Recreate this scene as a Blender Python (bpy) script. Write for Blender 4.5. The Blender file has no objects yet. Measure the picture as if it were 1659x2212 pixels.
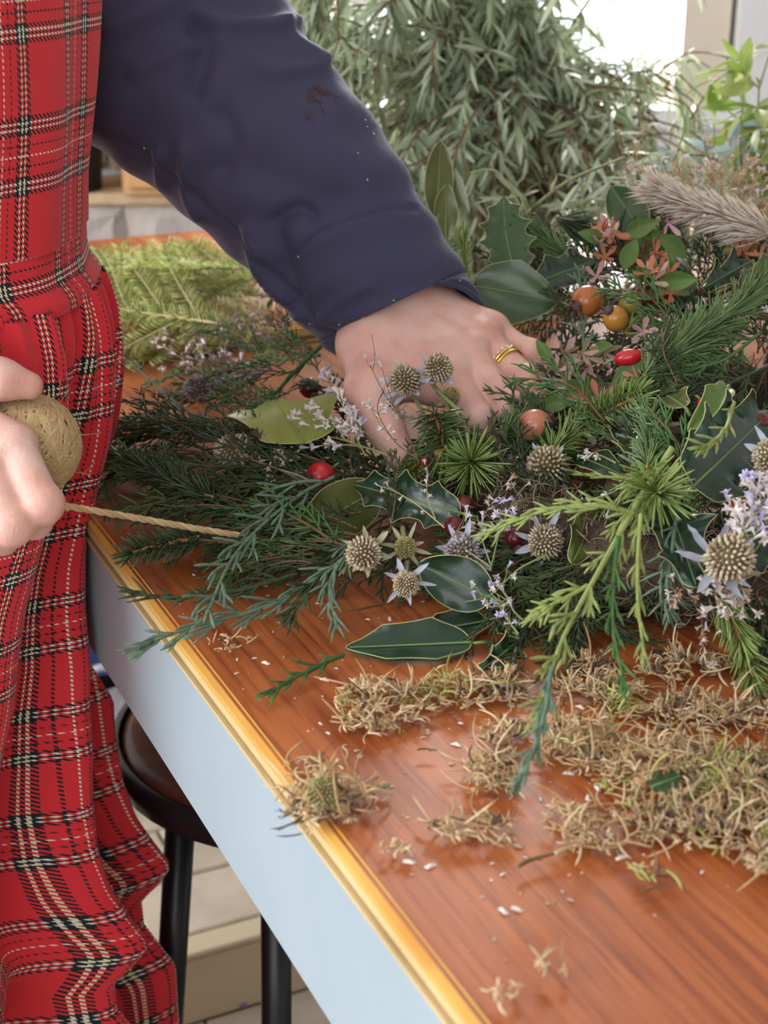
import bpy, math, random
import numpy as np
from mathutils import Vector, Matrix

random.seed(11); np.random.seed(11)
sc = bpy.context.scene
COL = sc.collection
PI = math.pi

# ---------------------------------------------------------------- camera
F = 3254.0; TH = math.radians(21.7); CAMZ = 1.15
CAM = np.array([0.0, 0.0, CAMZ])
fw = np.array([0, math.cos(TH), -math.sin(TH)]); rt = np.array([1.0, 0, 0]); up = np.array([0, math.sin(TH), math.cos(TH)])
cam = bpy.data.cameras.new('camera'); camo = bpy.data.objects.new('camera', cam); COL.objects.link(camo)
camo.location = CAM; camo.rotation_euler = (PI / 2 - TH, 0, 0)
cam.sensor_fit = 'VERTICAL'; cam.sensor_height = 36.0; cam.lens = F / 2212 * 36.0
cam.clip_start = 0.02; cam.clip_end = 50
cam.dof.use_dof = True; cam.dof.focus_distance = 0.97; cam.dof.aperture_fstop = 10.0
sc.camera = camo
# ---------------------------------------------------------------- world, lights, exposure
world = bpy.data.worlds.new('world'); sc.world = world; world.use_nodes = True
bg = world.node_tree.nodes['Background']; bg.inputs[0].default_value = (0.93, 0.96, 1.0, 1); bg.inputs[1].default_value = 1.7
def area(name, loc, target, sx, sy, power, col):
    l = bpy.data.lights.new(name, 'AREA'); l.shape = 'RECTANGLE'; l.size = sx; l.size_y = sy; l.energy = power; l.color = col
    o = bpy.data.objects.new(name, l); COL.objects.link(o); o.location = loc
    o.rotation_euler = (Vector(target) - Vector(loc)).to_track_quat('-Z', 'Y').to_euler(); return o
area('daylight_window_left_offscreen', (-2.4, 0.2, 1.9), (0.0, 1.0, 0.75), 1.6, 1.6, 30, (0.86, 0.93, 1.0))
area('daylight_window_back', (0.235, 3.12, 1.42), (0.235, 1.1, 1.30), 0.56, 1.14, 42, (1.0, 0.97, 0.93))
sc.view_settings.view_transform = 'Standard'; sc.view_settings.look = 'None'; sc.view_settings.gamma = 1.0
sc.cycles.max_bounces = 6; sc.cycles.diffuse_bounces = 3; sc.cycles.glossy_bounces = 3; sc.cycles.transmission_bounces = 4
sc.view_settings.use_curve_mapping = False; sc.view_settings.exposure = 0.95

# ---------------------------------------------------------------- pixel helpers
def ray(x, y): return fw + (x - 829.5) / F * rt - (y - 1106) / F * up
def P(x, y, d): return CAM + ray(x, y) * d
def T(x, y, z=0.75):
    r = ray(x, y); return CAM + r * ((z - CAMZ) / r[2])
def AY(x, y, Y):
    r = ray(x, y); return CAM + r * (Y / r[1])
def sstep(a, b, x):
    t = min(1, max(0, (x - a) / (b - a))); return t * t * (3 - 2 * t)
_py = [300, 420, 500, 600, 700, 800, 900, 1000, 1200, 1420]
_Yc = [1.30, 1.28, 1.25, 1.22, 1.18, 1.12, 1.06, 1.00, 0.86, 0.80]
_Yr = [1.32, 1.30, 1.26, 1.18, 1.10, 1.00, 0.92, 0.85, 0.805, 0.78]
def W(x, y, off=0.0, zmin=0.756):
    """point on the piled-up greenery seen at a pixel; off lifts it towards the eye"""
    yc = np.interp(y, _py, _Yc); yr = np.interp(y, _py, _Yr)
    k = sstep(1180, 1480, x); Y = yc * (1 - k) + yr * k
    wl = 1 - sstep(480, 800, x)
    r = ray(x, y)
    if wl > 0:
        Yl = r[1] * ((0.772 - CAMZ) / r[2]); Y = Y * (1 - wl) + min(Yl, 1.6) * wl
    t = Y / r[1] - off
    p = CAM + r * t
    if p[2] < zmin: p = CAM + r * ((zmin - CAMZ) / r[2])
    return p
def dirv(dx, dy, dz=0.0):
    v = rt * dx - up * dy - fw * dz; return v / np.linalg.norm(v)
def nrm(v):
    v = np.asarray(v, float); n = np.linalg.norm(v); return v / n if n > 1e-9 else np.array([0, 0, 1.0])
TOCAM = -fw
def V(*a): return np.array(a, float)

# ---------------------------------------------------------------- materials
MATS = {}
def newmat(name):
    m = bpy.data.materials.new(name); m.use_nodes = True; MATS[name] = m
    nt = m.node_tree; return m, nt, nt.nodes, nt.links, nt.nodes['Principled BSDF']
def noise(nt, scale, detail=3, rough=0.6, coord='Object', vec_scale=None):
    tc = nt.nodes.new('ShaderNodeTexCoord'); n = nt.nodes.new('ShaderNodeTexNoise')
    n.inputs['Scale'].default_value = scale; n.inputs['Detail'].default_value = detail; n.inputs['Roughness'].default_value = rough
    if vec_scale is not None:
        mp = nt.nodes.new('ShaderNodeMapping'); mp.inputs['Scale'].default_value = vec_scale
        nt.links.new(tc.outputs[coord], mp.inputs[0]); nt.links.new(mp.outputs[0], n.inputs['Vector'])
    else: nt.links.new(tc.outputs[coord], n.inputs['Vector'])
    return n
def ramp(nt, fac, stops, interp='LINEAR'):
    r = nt.nodes.new('ShaderNodeValToRGB'); r.color_ramp.interpolation = interp
    e = r.color_ramp.elements
    e[0].position, e[0].color = stops[0][0], (*stops[0][1], 1)
    e[1].position, e[1].color = stops[-1][0], (*stops[-1][1], 1)
    for p, c in stops[1:-1]:
        k = e.new(p); k.color = (*c, 1)
    nt.links.new(fac, r.inputs[0]); return r
def bump(nt, bs, h, dist, strength=1.0):
    b = nt.nodes.new('ShaderNodeBump'); b.inputs['Distance'].default_value = dist; b.inputs['Strength'].default_value = strength
    nt.links.new(h, b.inputs['Height']); nt.links.new(b.outputs[0], bs.inputs['Normal']); return b
def simple(name, c1, c2=None, scale=20, rough=0.6, spec=0.3, bumpd=0.0, bscale=None, trans=0.0, rand=0.0, coat=0.0, metal=0.0, sheen=0.0, tone=False, vec_scale=None):
    m, nt, N, L, b = newmat(name)
    c2 = c2 or c1
    n = noise(nt, scale, vec_scale=vec_scale)
    fac = n.outputs[0]
    if tone:   # per-piece colour stored on the mesh
        at = N.new('ShaderNodeAttribute'); at.attribute_name = 'tone'
        mx = N.new('ShaderNodeMix'); mx.inputs[0].default_value = 0.75
        L.new(fac, mx.inputs[2]); L.new(at.outputs['Fac'], mx.inputs[3]); fac = mx.outputs[0]
    mid = tuple((a + d) / 2 for a, d in zip(c1, c2))
    r = ramp(nt, fac, [(0.25, c1), (0.5, mid), (0.78, c2)])
    col = r.outputs[0]
    if rand > 0:
        oi = N.new('ShaderNodeObjectInfo'); hs = N.new('ShaderNodeHueSaturation')
        mr = N.new('ShaderNodeMapRange'); mr.inputs[3].default_value = 1 - rand; mr.inputs[4].default_value = 1 + rand
        L.new(oi.outputs['Random'], mr.inputs[0]); L.new(mr.outputs[0], hs.inputs['Value']); L.new(col, hs.inputs['Color']); col = hs.outputs[0]
    L.new(col, b.inputs['Base Color'])
    b.inputs['Roughness'].default_value = rough; b.inputs['Specular IOR Level'].default_value = spec
    b.inputs['Coat Weight'].default_value = coat; b.inputs['Coat Roughness'].default_value = 0.15; b.inputs['Metallic'].default_value = metal
    b.inputs['Sheen Weight'].default_value = sheen
    if bumpd:
        nb = noise(nt, bscale or scale * 3, 4, vec_scale=vec_scale); bump(nt, b, nb.outputs[0], bumpd)
    if trans > 0:
        t = N.new('ShaderNodeBsdfTranslucent'); L.new(col, t.inputs[0]); mx = N.new('ShaderNodeMixShader'); mx.inputs[0].default_value = trans
        L.new(b.outputs[0], mx.inputs[1]); L.new(t.outputs[0], mx.inputs[2]); L.new(mx.outputs[0], N['Material Output'].inputs[0])
    return m

def wood_top():
    m, nt, N, L, b = newmat('varnished_wood')
    ang = math.atan2(0.905, -0.4254)
    tc = N.new('ShaderNodeTexCoord'); mp = N.new('ShaderNodeMapping'); mp.inputs['Rotation'].default_value = (0, 0, -ang)
    L.new(tc.outputs['Object'], mp.inputs[0])
    def nz(scl, scale, det=4, ro=0.6):
        k = N.new('ShaderNodeMapping'); k.inputs['Scale'].default_value = scl; L.new(mp.outputs[0], k.inputs[0])
        n = N.new('ShaderNodeTexNoise'); n.inputs['Scale'].default_value = scale; n.inputs['Detail'].default_value = det; n.inputs['Roughness'].default_value = ro
        L.new(k.outputs[0], n.inputs['Vector']); return n
    big = nz((1.2, 9, 1), 3.0, 3); fine = nz((7, 190, 1), 1.0, 5, 0.7); pore = nz((16, 420, 1), 1.0, 2, 0.5)
    r1 = ramp(nt, big.outputs[0], [(0.25, (0.30, 0.068, 0.015)), (0.5, (0.45, 0.122, 0.030)), (0.75, (0.56, 0.185, 0.052))])
    r2 = ramp(nt, fine.outputs[0], [(0.32, (0.42, 0.30, 0.26)), (0.5, (0.92, 0.90, 0.88)), (0.72, (1.12, 1.14, 1.16))])
    mx = N.new('ShaderNodeMix'); mx.data_type = 'RGBA'; mx.blend_type = 'MULTIPLY'; mx.inputs[0].default_value = 0.9
    L.new(r1.outputs[0], mx.inputs[6]); L.new(r2.outputs[0], mx.inputs[7])
    st = nz((3, 24, 1), 2.0, 3, 0.6)
    r3 = ramp(nt, st.outputs[0], [(0.62, (1, 1, 1)), (0.70, (0.62, 0.5, 0.45))])
    mx2 = N.new('ShaderNodeMix'); mx2.data_type = 'RGBA'; mx2.blend_type = 'MULTIPLY'; mx2.inputs[0].default_value = 0.8
    L.new(mx.outputs[2], mx2.inputs[6]); L.new(r3.outputs[0], mx2.inputs[7]); L.new(mx2.outputs[2], b.inputs['Base Color'])
    b.inputs['Roughness'].default_value = 0.46; b.inputs['Specular IOR Level'].default_value = 0.35; b.inputs['Coat Weight'].default_value = 0.08; b.inputs['Coat Roughness'].default_value = 0.3
    bump(nt, b, fine.outputs[0], 0.0004, 0.6)
wood_top()
def stripe_wood(name, c1, c2):
    simple(name, c1, c2, scale=14, rough=0.45, spec=0.4, bumpd=0.0004, bscale=60)
stripe_wood('yellow_wood', (0.58, 0.26, 0.045), (0.80, 0.46, 0.11))
stripe_wood('pale_wood', (0.55, 0.40, 0.17), (0.72, 0.55, 0.27))
stripe_wood('brown_wood', (0.20, 0.12, 0.055), (0.36, 0.23, 0.11))
simple('blue_paint', (0.33, 0.415, 0.455), (0.375, 0.46, 0.50), scale=5, rough=0.38, spec=0.4, bumpd=0.0006, bscale=26)
simple('paint_ridge', (0.72, 0.76, 0.74), (0.80, 0.82, 0.80), scale=30, rough=0.4, bumpd=0.0008, bscale=120)

# tartan
def tartan(name):
    m, nt, N, L, b = newmat(name)
    uv = N.new('ShaderNodeUVMap'); sp = N.new('ShaderNodeSeparateXYZ'); L.new(uv.outputs[0], sp.inputs[0])
    red = (0.74, 0.036, 0.046); dk = (0.012, 0.020, 0.022); wh = (0.86, 0.80, 0.66); ye = (0.80, 0.62, 0.22)
    def sett(out, line):
        fr = N.new('ShaderNodeMath'); fr.operation = 'FRACT'; L.new(out, fr.inputs[0])
        st = [(0.0, red), (0.415, dk), (0.452, line), (0.468, dk), (0.492, line), (0.508, dk), (0.545, red), (0.605, dk), (0.618, red),
              (0.676, wh), (0.690, red), (0.748, dk), (0.761, red), (0.82, dk), (0.857, line), (0.873, dk), (0.897, line), (0.913, dk), (0.95, red), (1.0, red)]
        return ramp(nt, fr.outputs[0], st, 'CONSTANT')
    wu = sett(sp.outputs[0], (0.84, 0.74, 0.50)); wv = sett(sp.outputs[1], wh)
    ad = N.new('ShaderNodeMath'); ad.operation = 'ADD'; L.new(sp.outputs[0], ad.inputs[0]); L.new(sp.outputs[1], ad.inputs[1])
    ml = N.new('ShaderNodeMath'); ml.operation = 'MULTIPLY'; ml.inputs[1].default_value = 24.0; L.new(ad.outputs[0], ml.inputs[0])
    f2 = N.new('ShaderNodeMath'); f2.operation = 'FRACT'; L.new(ml.outputs[0], f2.inputs[0])
    gt = N.new('ShaderNodeMath'); gt.operation = 'GREATER_THAN'; gt.inputs[1].default_value = 0.5; L.new(f2.outputs[0], gt.inputs[0])
    mx = N.new('ShaderNodeMix'); mx.data_type = 'RGBA'; L.new(gt.outputs[0], mx.inputs[0]); L.new(wu.outputs[0], mx.inputs[6]); L.new(wv.outputs[0], mx.inputs[7])
    L.new(mx.outputs[2], b.inputs['Base Color']); b.inputs['Roughness'].default_value = 0.8; b.inputs['Specular IOR Level'].default_value = 0.2
    b.inputs['Sheen Weight'].default_value = 0.15
    n2 = noise(nt, 90, 3); bump(nt, b, n2.outputs[0], 0.0012)
tartan('tartan_cloth')

def jacket():
    m, nt, N, L, b = newmat('navy_cloth')
    n = noise(nt, 6, 2); r = ramp(nt, n.outputs[0], [(0.35, (0.056, 0.056, 0.106)), (0.5, (0.060, 0.059, 0.108)), (0.68, (0.064, 0.062, 0.110))])
    L.new(r.outputs[0], b.inputs['Base Color']); b.inputs['Roughness'].default_value = 0.78; b.inputs['Specular IOR Level'].default_value = 0.25
    b.inputs['Sheen Weight'].default_value = 0.30; b.inputs['Sheen Roughness'].default_value = 0.4; b.inputs['Sheen Tint'].default_value = (0.75, 0.72, 0.85, 1)
    n1 = noise(nt, 900, 2); n2 = noise(nt, 38, 4)
    ad = N.new('ShaderNodeMath'); ad.operation = 'MULTIPLY_ADD'; ad.inputs[1].default_value = 0.15; L.new(n1.outputs[0], ad.inputs[0]); L.new(n2.outputs[0], ad.inputs[2])
    bump(nt, b, ad.outputs[0], 0.0016)
jacket()
simple('navy_lining', (0.012, 0.012, 0.018), rough=0.8)
simple('seam_thread', (0.055, 0.055, 0.085), rough=0.6)
simple('rust_smear', (0.15, 0.075, 0.055), (0.20, 0.10, 0.07), scale=60, rough=0.9)
def skin():
    m, nt, N, L, b = newmat('skin')
    n = noise(nt, 28, 4); r = ramp(nt, n.outputs[0], [(0.3, (0.74, 0.36, 0.28)), (0.5, (0.82, 0.49, 0.40)), (0.72, (0.86, 0.59, 0.51))])
    L.new(r.outputs[0], b.inputs['Base Color']); b.inputs['Roughness'].default_value = 0.46; b.inputs['Specular IOR Level'].default_value = 0.4
    b.inputs['Subsurface Weight'].default_value = 0.18; b.inputs['Subsurface Radius'].default_value = (1.0, 0.35, 0.2); b.inputs['Subsurface Scale'].default_value = 0.006
    n2 = noise(nt, 130, 4); v = N.new('ShaderNodeTexVoronoi'); v.inputs['Scale'].default_value = 420
    ad = N.new('ShaderNodeMath'); ad.operation = 'MULTIPLY_ADD'; ad.inputs[1].default_value = 0.25; L.new(v.outputs[0], ad.inputs[0]); L.new(n2.outputs[0], ad.inputs[2])
    bump(nt, b, ad.outputs[0], 0.0007)
skin()
simple('nail', (0.78, 0.50, 0.44), rough=0.3)
simple('hair_brown', (0.10, 0.055, 0.03), (0.16, 0.09, 0.05), scale=60, rough=0.5, bumpd=0.003)
simple('gold', (0.85, 0.58, 0.18), rough=0.22, metal=1.0)
simple('silver_gem', (0.9, 0.9, 0.95), rough=0.1, metal=1.0)
simple('jute', (0.50, 0.33, 0.15), (0.72, 0.53, 0.29), scale=160, rough=0.85, bumpd=0.0008, bscale=400, tone=True)
# greenery
simple('holly_top', (0.009, 0.030, 0.014), (0.018, 0.052, 0.023), scale=35, rough=0.27, spec=0.5, bumpd=0.0005, bscale=60, coat=0.12)
simple('holly_mid', (0.030, 0.075, 0.018), (0.055, 0.12, 0.028), scale=30, rough=0.26, spec=0.65, bumpd=0.0004, bscale=60, trans=0.12)
simple('holly_light', (0.20, 0.34, 0.08), (0.27, 0.42, 0.11), scale=30, rough=0.4, spec=0.4, trans=0.25)
simple('holly_lime', (0.33, 0.42, 0.07), (0.42, 0.50, 0.10), scale=20, rough=0.4, spec=0.4, trans=0.3)
simple('holly_olive', (0.075, 0.095, 0.020), (0.14, 0.15, 0.035), scale=20, rough=0.36, spec=0.45, trans=0.12)
simple('holly_under', (0.16, 0.20, 0.055), (0.22, 0.26, 0.085), scale=20, rough=0.5, spec=0.3)
simple('leaf_margin', (0.50, 0.52, 0.20), (0.62, 0.60, 0.30), scale=60, rough=0.5)
simple('leaf_rib', (0.16, 0.27, 0.09), (0.22, 0.34, 0.12), scale=60, rough=0.45)
simple('cypress_dark', (0.026, 0.046, 0.017), (0.066, 0.098, 0.040), scale=120, rough=0.5, bumpd=0.0006, bscale=900, rand=0.3)
simple('cypress_olive', (0.055, 0.075, 0.020), (0.115, 0.145, 0.045), scale=120, rough=0.5, bumpd=0.0006, bscale=900, rand=0.25)
simple('cypress_blue', (0.10, 0.165, 0.105), (0.19, 0.28, 0.185), scale=120, rough=0.5, bumpd=0.0006, bscale=900, rand=0.15)
simple('cypress_green', (0.050, 0.125, 0.035), (0.11, 0.22, 0.065), scale=120, rough=0.5, bumpd=0.0006, bscale=900, rand=0.2)
simple('cypress_yellow', (0.25, 0.33, 0.085), (0.44, 0.50, 0.17), scale=90, rough=0.5, bumpd=0.0006, bscale=900, trans=0.1)
simple('spruce_green', (0.065, 0.125, 0.036), (0.18, 0.27, 0.09), scale=50, rough=0.42, spec=0.45, tone=True, rand=0.12)
simple('spruce_lime', (0.17, 0.26, 0.055), (0.37, 0.47, 0.15), scale=50, rough=0.42, spec=0.45, tone=True, trans=0.1)
simple('spruce_dark', (0.022, 0.055, 0.022), (0.075, 0.125, 0.05), scale=50, rough=0.42, spec=0.45, tone=True, rand=0.25)
simple('fir_yellow', (0.30, 0.40, 0.08), (0.72, 0.72, 0.28), scale=30, rough=0.5, tone=True, trans=0.15, rand=0.2)
simple('twig_brown', (0.12, 0.065, 0.03), (0.22, 0.13, 0.07), scale=80, rough=0.7)
simple('twig_orange', (0.36, 0.16, 0.06), (0.48, 0.25, 0.11), scale=80, rough=0.7)
simple('twig_tan', (0.45, 0.36, 0.18), (0.58, 0.48, 0.27), scale=80, rough=0.7)
simple('stem_green', (0.22, 0.25, 0.10), (0.32, 0.34, 0.15), scale=80, rough=0.6)
simple('stem_lilac', (0.42, 0.45, 0.60), (0.52, 0.54, 0.66), scale=80, rough=0.5)
simple('thistle_core', (0.13, 0.10, 0.05), (0.20, 0.15, 0.08), scale=200, rough=0.8)
simple('thistle_floret', (0.34, 0.26, 0.15), (0.66, 0.56, 0.40), scale=90, rough=0.7, tone=True)
simple('thistle_floret_purple', (0.20, 0.16, 0.18), (0.50, 0.44, 0.46), scale=90, rough=0.7, tone=True)
simple('thistle_floret_green', (0.30, 0.27, 0.09), (0.52, 0.47, 0.22), scale=90, rough=0.7, tone=True)
simple('bract_lilac', (0.42, 0.46, 0.58), (0.60, 0.62, 0.72), scale=70, rough=0.45)
simple('bract_tan', (0.36, 0.33, 0.20), (0.52, 0.48, 0.33), scale=70, rough=0.6)
simple('petal_white', (0.70, 0.62, 0.58), (0.88, 0.80, 0.78), scale=200, rough=0.6, trans=0.15, tone=True)
simple('petal_violet', (0.50, 0.46, 0.74), (0.72, 0.66, 0.84), scale=200, rough=0.6, trans=0.15)
simple('petal_dusty', (0.22, 0.13, 0.12), (0.48, 0.36, 0.36), scale=200, rough=0.7, tone=True)
simple('petal_tan', (0.42, 0.28, 0.18), (0.66, 0.50, 0.36), scale=200, rough=0.7, trans=0.2, tone=True)
simple('petal_coral', (0.62, 0.20, 0.10), (0.78, 0.40, 0.26), scale=60, rough=0.5, trans=0.25)
simple('petal_cream', (0.60, 0.42, 0.30), (0.74, 0.62, 0.46), scale=60, rough=0.5, trans=0.25)
simple('petal_pink', (0.62, 0.36, 0.38), (0.74, 0.50, 0.50), scale=60, rough=0.5, trans=0.25)
simple('abelia_leaf', (0.10, 0.20, 0.05), (0.20, 0.30, 0.09), scale=40, rough=0.42, trans=0.2)
for nm, a, c in (('hip_orange', (0.46, 0.12, 0.03), (0.55, 0.20, 0.05)), ('hip_amber', (0.55, 0.22, 0.03), (0.60, 0.32, 0.07)), ('hip_olive', (0.26, 0.22, 0.045), (0.36, 0.30, 0.08)),
                 ('hip_red', (0.55, 0.012, 0.02), (0.66, 0.03, 0.035)), ('hip_dark', (0.10, 0.008, 0.012), (0.16, 0.016, 0.02)), ('hip_salmon', (0.62, 0.20, 0.11), (0.68, 0.30, 0.17))):
    simple(nm, a, c, scale=22, rough=0.22, spec=0.5, coat=0.25)
simple('calyx', (0.10, 0.06, 0.05), (0.20, 0.14, 0.12), scale=90, rough=0.8)
simple('moss_tan', (0.68, 0.44, 0.21), (0.95, 0.78, 0.50), scale=60, rough=0.8, tone=True, trans=0.3)
simple('moss_green', (0.44, 0.44, 0.10), (0.74, 0.72, 0.30), scale=60, rough=0.8, tone=True, trans=0.2)
simple('moss_dark', (0.09, 0.06, 0.04), (0.30, 0.21, 0.14), scale=60, rough=0.9, tone=True)
simple('soil_dark', (0.045, 0.032, 0.020), (0.11, 0.078, 0.050), scale=80, rough=0.95, bumpd=0.004, bscale=200)
simple('crumb', (0.50, 0.34, 0.22), (0.85, 0.76, 0.68), scale=60, rough=0.7, tone=True)
simple('bush_leaf', (0.28, 0.36, 0.20), (0.52, 0.58, 0.42), scale=9, rough=0.36, spec=0.5, trans=0.42, tone=True, rand=0.15)
simple('leaf_yellow_green', (0.28, 0.40, 0.08), (0.48, 0.55, 0.20), scale=9, rough=0.4, trans=0.35, tone=True, rand=0.15)
simple('leaf_pale_blue', (0.30, 0.42, 0.42), (0.45, 0.56, 0.56), scale=9, rough=0.35, trans=0.25, tone=True)
simple('plume', (0.80, 0.64, 0.48), (0.95, 0.87, 0.76), scale=60, rough=0.8, trans=0.3, tone=True)
# room
simple('plaster', (0.62, 0.60, 0.60), (0.70, 0.68, 0.67), scale=4, rough=0.9, bumpd=0.004, bscale=20)
simple('cream_paint', (0.66, 0.56, 0.44), (0.72, 0.63, 0.52), scale=6, rough=0.5)
simple('white_paint', (0.70, 0.68, 0.68), (0.76, 0.75, 0.75), scale=6, rough=0.45)
simple('sandstone', (0.38, 0.25, 0.14), (0.60, 0.44, 0.29), scale=7, rough=0.95, bumpd=0.006, bscale=30, rand=0.2)
simple('greystone', (0.28, 0.24, 0.22), (0.46, 0.40, 0.37), scale=9, rough=0.95, bumpd=0.006, bscale=30, rand=0.2)
simple('brownstone', (0.36, 0.20, 0.10), (0.52, 0.32, 0.17), scale=7, rough=0.95, bumpd=0.006, bscale=30, rand=0.2)
simple('mortar', (0.40, 0.33, 0.27), (0.55, 0.47, 0.40), scale=20, rough=1.0, bumpd=0.005, bscale=60)
simple('cupboard_wood', (0.50, 0.26, 0.10), (0.62, 0.36, 0.17), scale=3, rough=0.5, vec_scale=(12, 12, 1))
simple('tile_stone', (0.46, 0.37, 0.27), (0.66, 0.56, 0.43), scale=11, rough=0.7, bumpd=0.0015, bscale=40, rand=0.12)
simple('grout', (0.26, 0.20, 0.14), (0.34, 0.27, 0.2), scale=40, rough=0.95)
simple('step_nosing', (0.58, 0.47, 0.30), (0.66, 0.55, 0.37), scale=4, rough=0.6)
simple('step_riser', (0.13, 0.11, 0.07), (0.17, 0.145, 0.10), scale=4, rough=0.7)
simple('black_metal', (0.012, 0.012, 0.014), rough=0.35, spec=0.5)
simple('charcoal_plastic', (0.025, 0.030, 0.036), (0.035, 0.04, 0.046), rough=0.5)
simple('seat_wood', (0.10, 0.030, 0.016), (0.17, 0.06, 0.03), scale=6, rough=0.3, vec_scale=(1, 14, 1))
simple('blue_fabric', (0.02, 0.035, 0.12), (0.035, 0.06, 0.18), scale=12, rough=0.8, bumpd=0.004)
simple('grey_plastic', (0.30, 0.30, 0.34), (0.44, 0.43, 0.46), scale=14, rough=0.35, bumpd=0.006, bscale=30)
simple('violet_bit', (0.30, 0.12, 0.50), rough=0.6)
def glassmat():
    m, nt, N, L, b = newmat('window_glass')
    t = N.new('ShaderNodeBsdfTransparent'); t.inputs[0].default_value = (0.97, 0.98, 0.98, 1); g = N.new('ShaderNodeBsdfGlossy'); g.inputs['Roughness'].default_value = 0.02
    fr = N.new('ShaderNodeFresnel'); mx = N.new('ShaderNodeMixShader'); L.new(fr.outputs[0], mx.inputs[0]); L.new(t.outputs[0], mx.inputs[1]); L.new(g.outputs[0], mx.inputs[2])
    L.new(mx.outputs[0], N['Material Output'].inputs[0])
glassmat()

# ---------------------------------------------------------------- mesh builder
def table_z(p):
    d = p[..., :2] - np.array([0.0377, 0.4688]); s_ = d @ np.array([-0.4254, 0.905]); w_ = d @ np.array([0.905, 0.4254])
    z = np.full(s_.shape, -1.0); z[(s_ > -.37) & (s_ < .956) & (w_ > -.008) & (w_ < .83)] = .7502; z[(s_ >= .956) & (s_ < 1.48) & (w_ > -.03) & (w_ < 1.11)] = .7643
    return z
def ease(p, r=0.0005, h=.009):
    p = np.array(p, float); zt = table_z(p) + r; low = p[..., 2] < zt + h
    e = zt + h * np.exp(np.minimum(0, (p[..., 2] - zt - h) / h)); p[..., 2] = np.where(low & (zt > 0), e, p[..., 2]); return p
class MB:
    rest = False      # greenery laid over the tables: centre lines are eased up on to the table tops
    def __init__(s): s.v = []; s.f = []; s.t = []; s.n = 0; s.uv = None; s.mi = []
    def add(s, verts, faces, tone=0.5, mi=0):
        verts = np.asarray(verts, float); k = s.n
        s.v.append(verts); s.f.extend([tuple(i + k for i in f) for f in faces]); s.mi.extend([mi] * len(faces))
        s.t.append(np.full(len(verts), tone)); s.n += len(verts)
    def tube(s, pts, rad, sides=5, tone=0.5, cap=True, zig=0.0, fast=False):
        pts = np.asarray(pts, float); m = len(pts)
        rad = np.full(m, rad) if np.isscalar(rad) else np.asarray(rad, float)
        if MB.rest: pts = ease(pts, rad)
        tan = np.gradient(pts, axis=0); tan /= (np.linalg.norm(tan, axis=1)[:, None] + 1e-12)
        if fast or m <= 4:
            ch = nrm(pts[-1] - pts[0]); a = np.array([0, 0, 1.0]) if abs(ch[2]) < 0.9 else np.array([1.0, 0, 0]); a = nrm(np.cross(ch, a))
            Nn = a[None] - tan * (tan @ a)[:, None]; Nn /= (np.linalg.norm(Nn, axis=1)[:, None] + 1e-12); Bn = np.cross(tan, Nn)
        else:
            a = np.array([0, 0, 1.0]) if abs(tan[0][2]) < 0.9 else np.array([1.0, 0, 0])
            n0 = nrm(np.cross(tan[0], a)); Nn = np.empty_like(pts)
            for i in range(m):
                n0 = nrm(n0 - tan[i] * (n0 @ tan[i])); Nn[i] = n0
            Bn = np.cross(tan, Nn)
        an = 2 * PI * np.arange(sides) / sides; R_ = np.repeat(rad[:, None], sides, 1)
        if zig: R_ = R_ * (1 + zig * np.where((np.arange(m)[:, None] + np.arange(sides)[None]) % 2 == 1, 1, -1))
        V_ = (pts[:, None] + R_[..., None] * (np.cos(an)[None, :, None] * Nn[:, None] + np.sin(an)[None, :, None] * Bn[:, None])).reshape(-1, 3)
        fs = []
        for i in range(m - 1):
            for k in range(sides):
                k2 = (k + 1) % sides
                fs.append((i * sides + k, i * sides + k2, (i + 1) * sides + k2, (i + 1) * sides + k))
        if cap:
            fs.append(tuple(range(sides - 1, -1, -1))); fs.append(tuple((m - 1) * sides + k for k in range(sides)))
        s.add(V_, fs, tone)
    def box(s, lo, hi, tone=0.5, mi=0):
        x0, y0, z0 = lo; x1, y1, z1 = hi
        v = [(x0, y0, z0), (x1, y0, z0), (x1, y1, z0), (x0, y1, z0), (x0, y0, z1), (x1, y0, z1), (x1, y1, z1), (x0, y1, z1)]
        s.add(v, [(3, 2, 1, 0), (4, 5, 6, 7), (0, 1, 5, 4), (1, 2, 6, 5), (2, 3, 7, 6), (3, 0, 4, 7)], tone, mi)
    def obox(s, c, ax, ay, az, hx, hy, hz, bev=0.0):
        c = np.asarray(c, float); ax, ay, az = nrm(ax), nrm(ay), nrm(az); v = []; b = bev
        if b <= 0:
            for z in (-1, 1):
                for (x, y) in ((-1, -1), (1, -1), (1, 1), (-1, 1)): v.append(c + ax * hx * x + ay * hy * y + az * hz * z)
            s.add(v, [(3, 2, 1, 0), (4, 5, 6, 7), (0, 1, 5, 4), (1, 2, 6, 5), (2, 3, 7, 6), (3, 0, 4, 7)])
        else:   # chamfer all round the four long rims
            rings = [(-1, b), (-1 + b / hz, 0), (1 - b / hz, 0), (1, b)]
            for z, ins in rings:
                for (x, y) in ((-1, -1), (1, -1), (1, 1), (-1, 1)): v.append(c + ax * (hx - ins) * x + ay * (hy - ins) * y + az * hz * z)
            fs = [(3, 2, 1, 0), (12, 13, 14, 15)]
            for r in range(3):
                for k in range(4): k2 = (k + 1) % 4; fs.append((r * 4 + k, r * 4 + k2, r * 4 + 4 + k2, r * 4 + 4 + k))
            s.add(v, fs)
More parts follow.
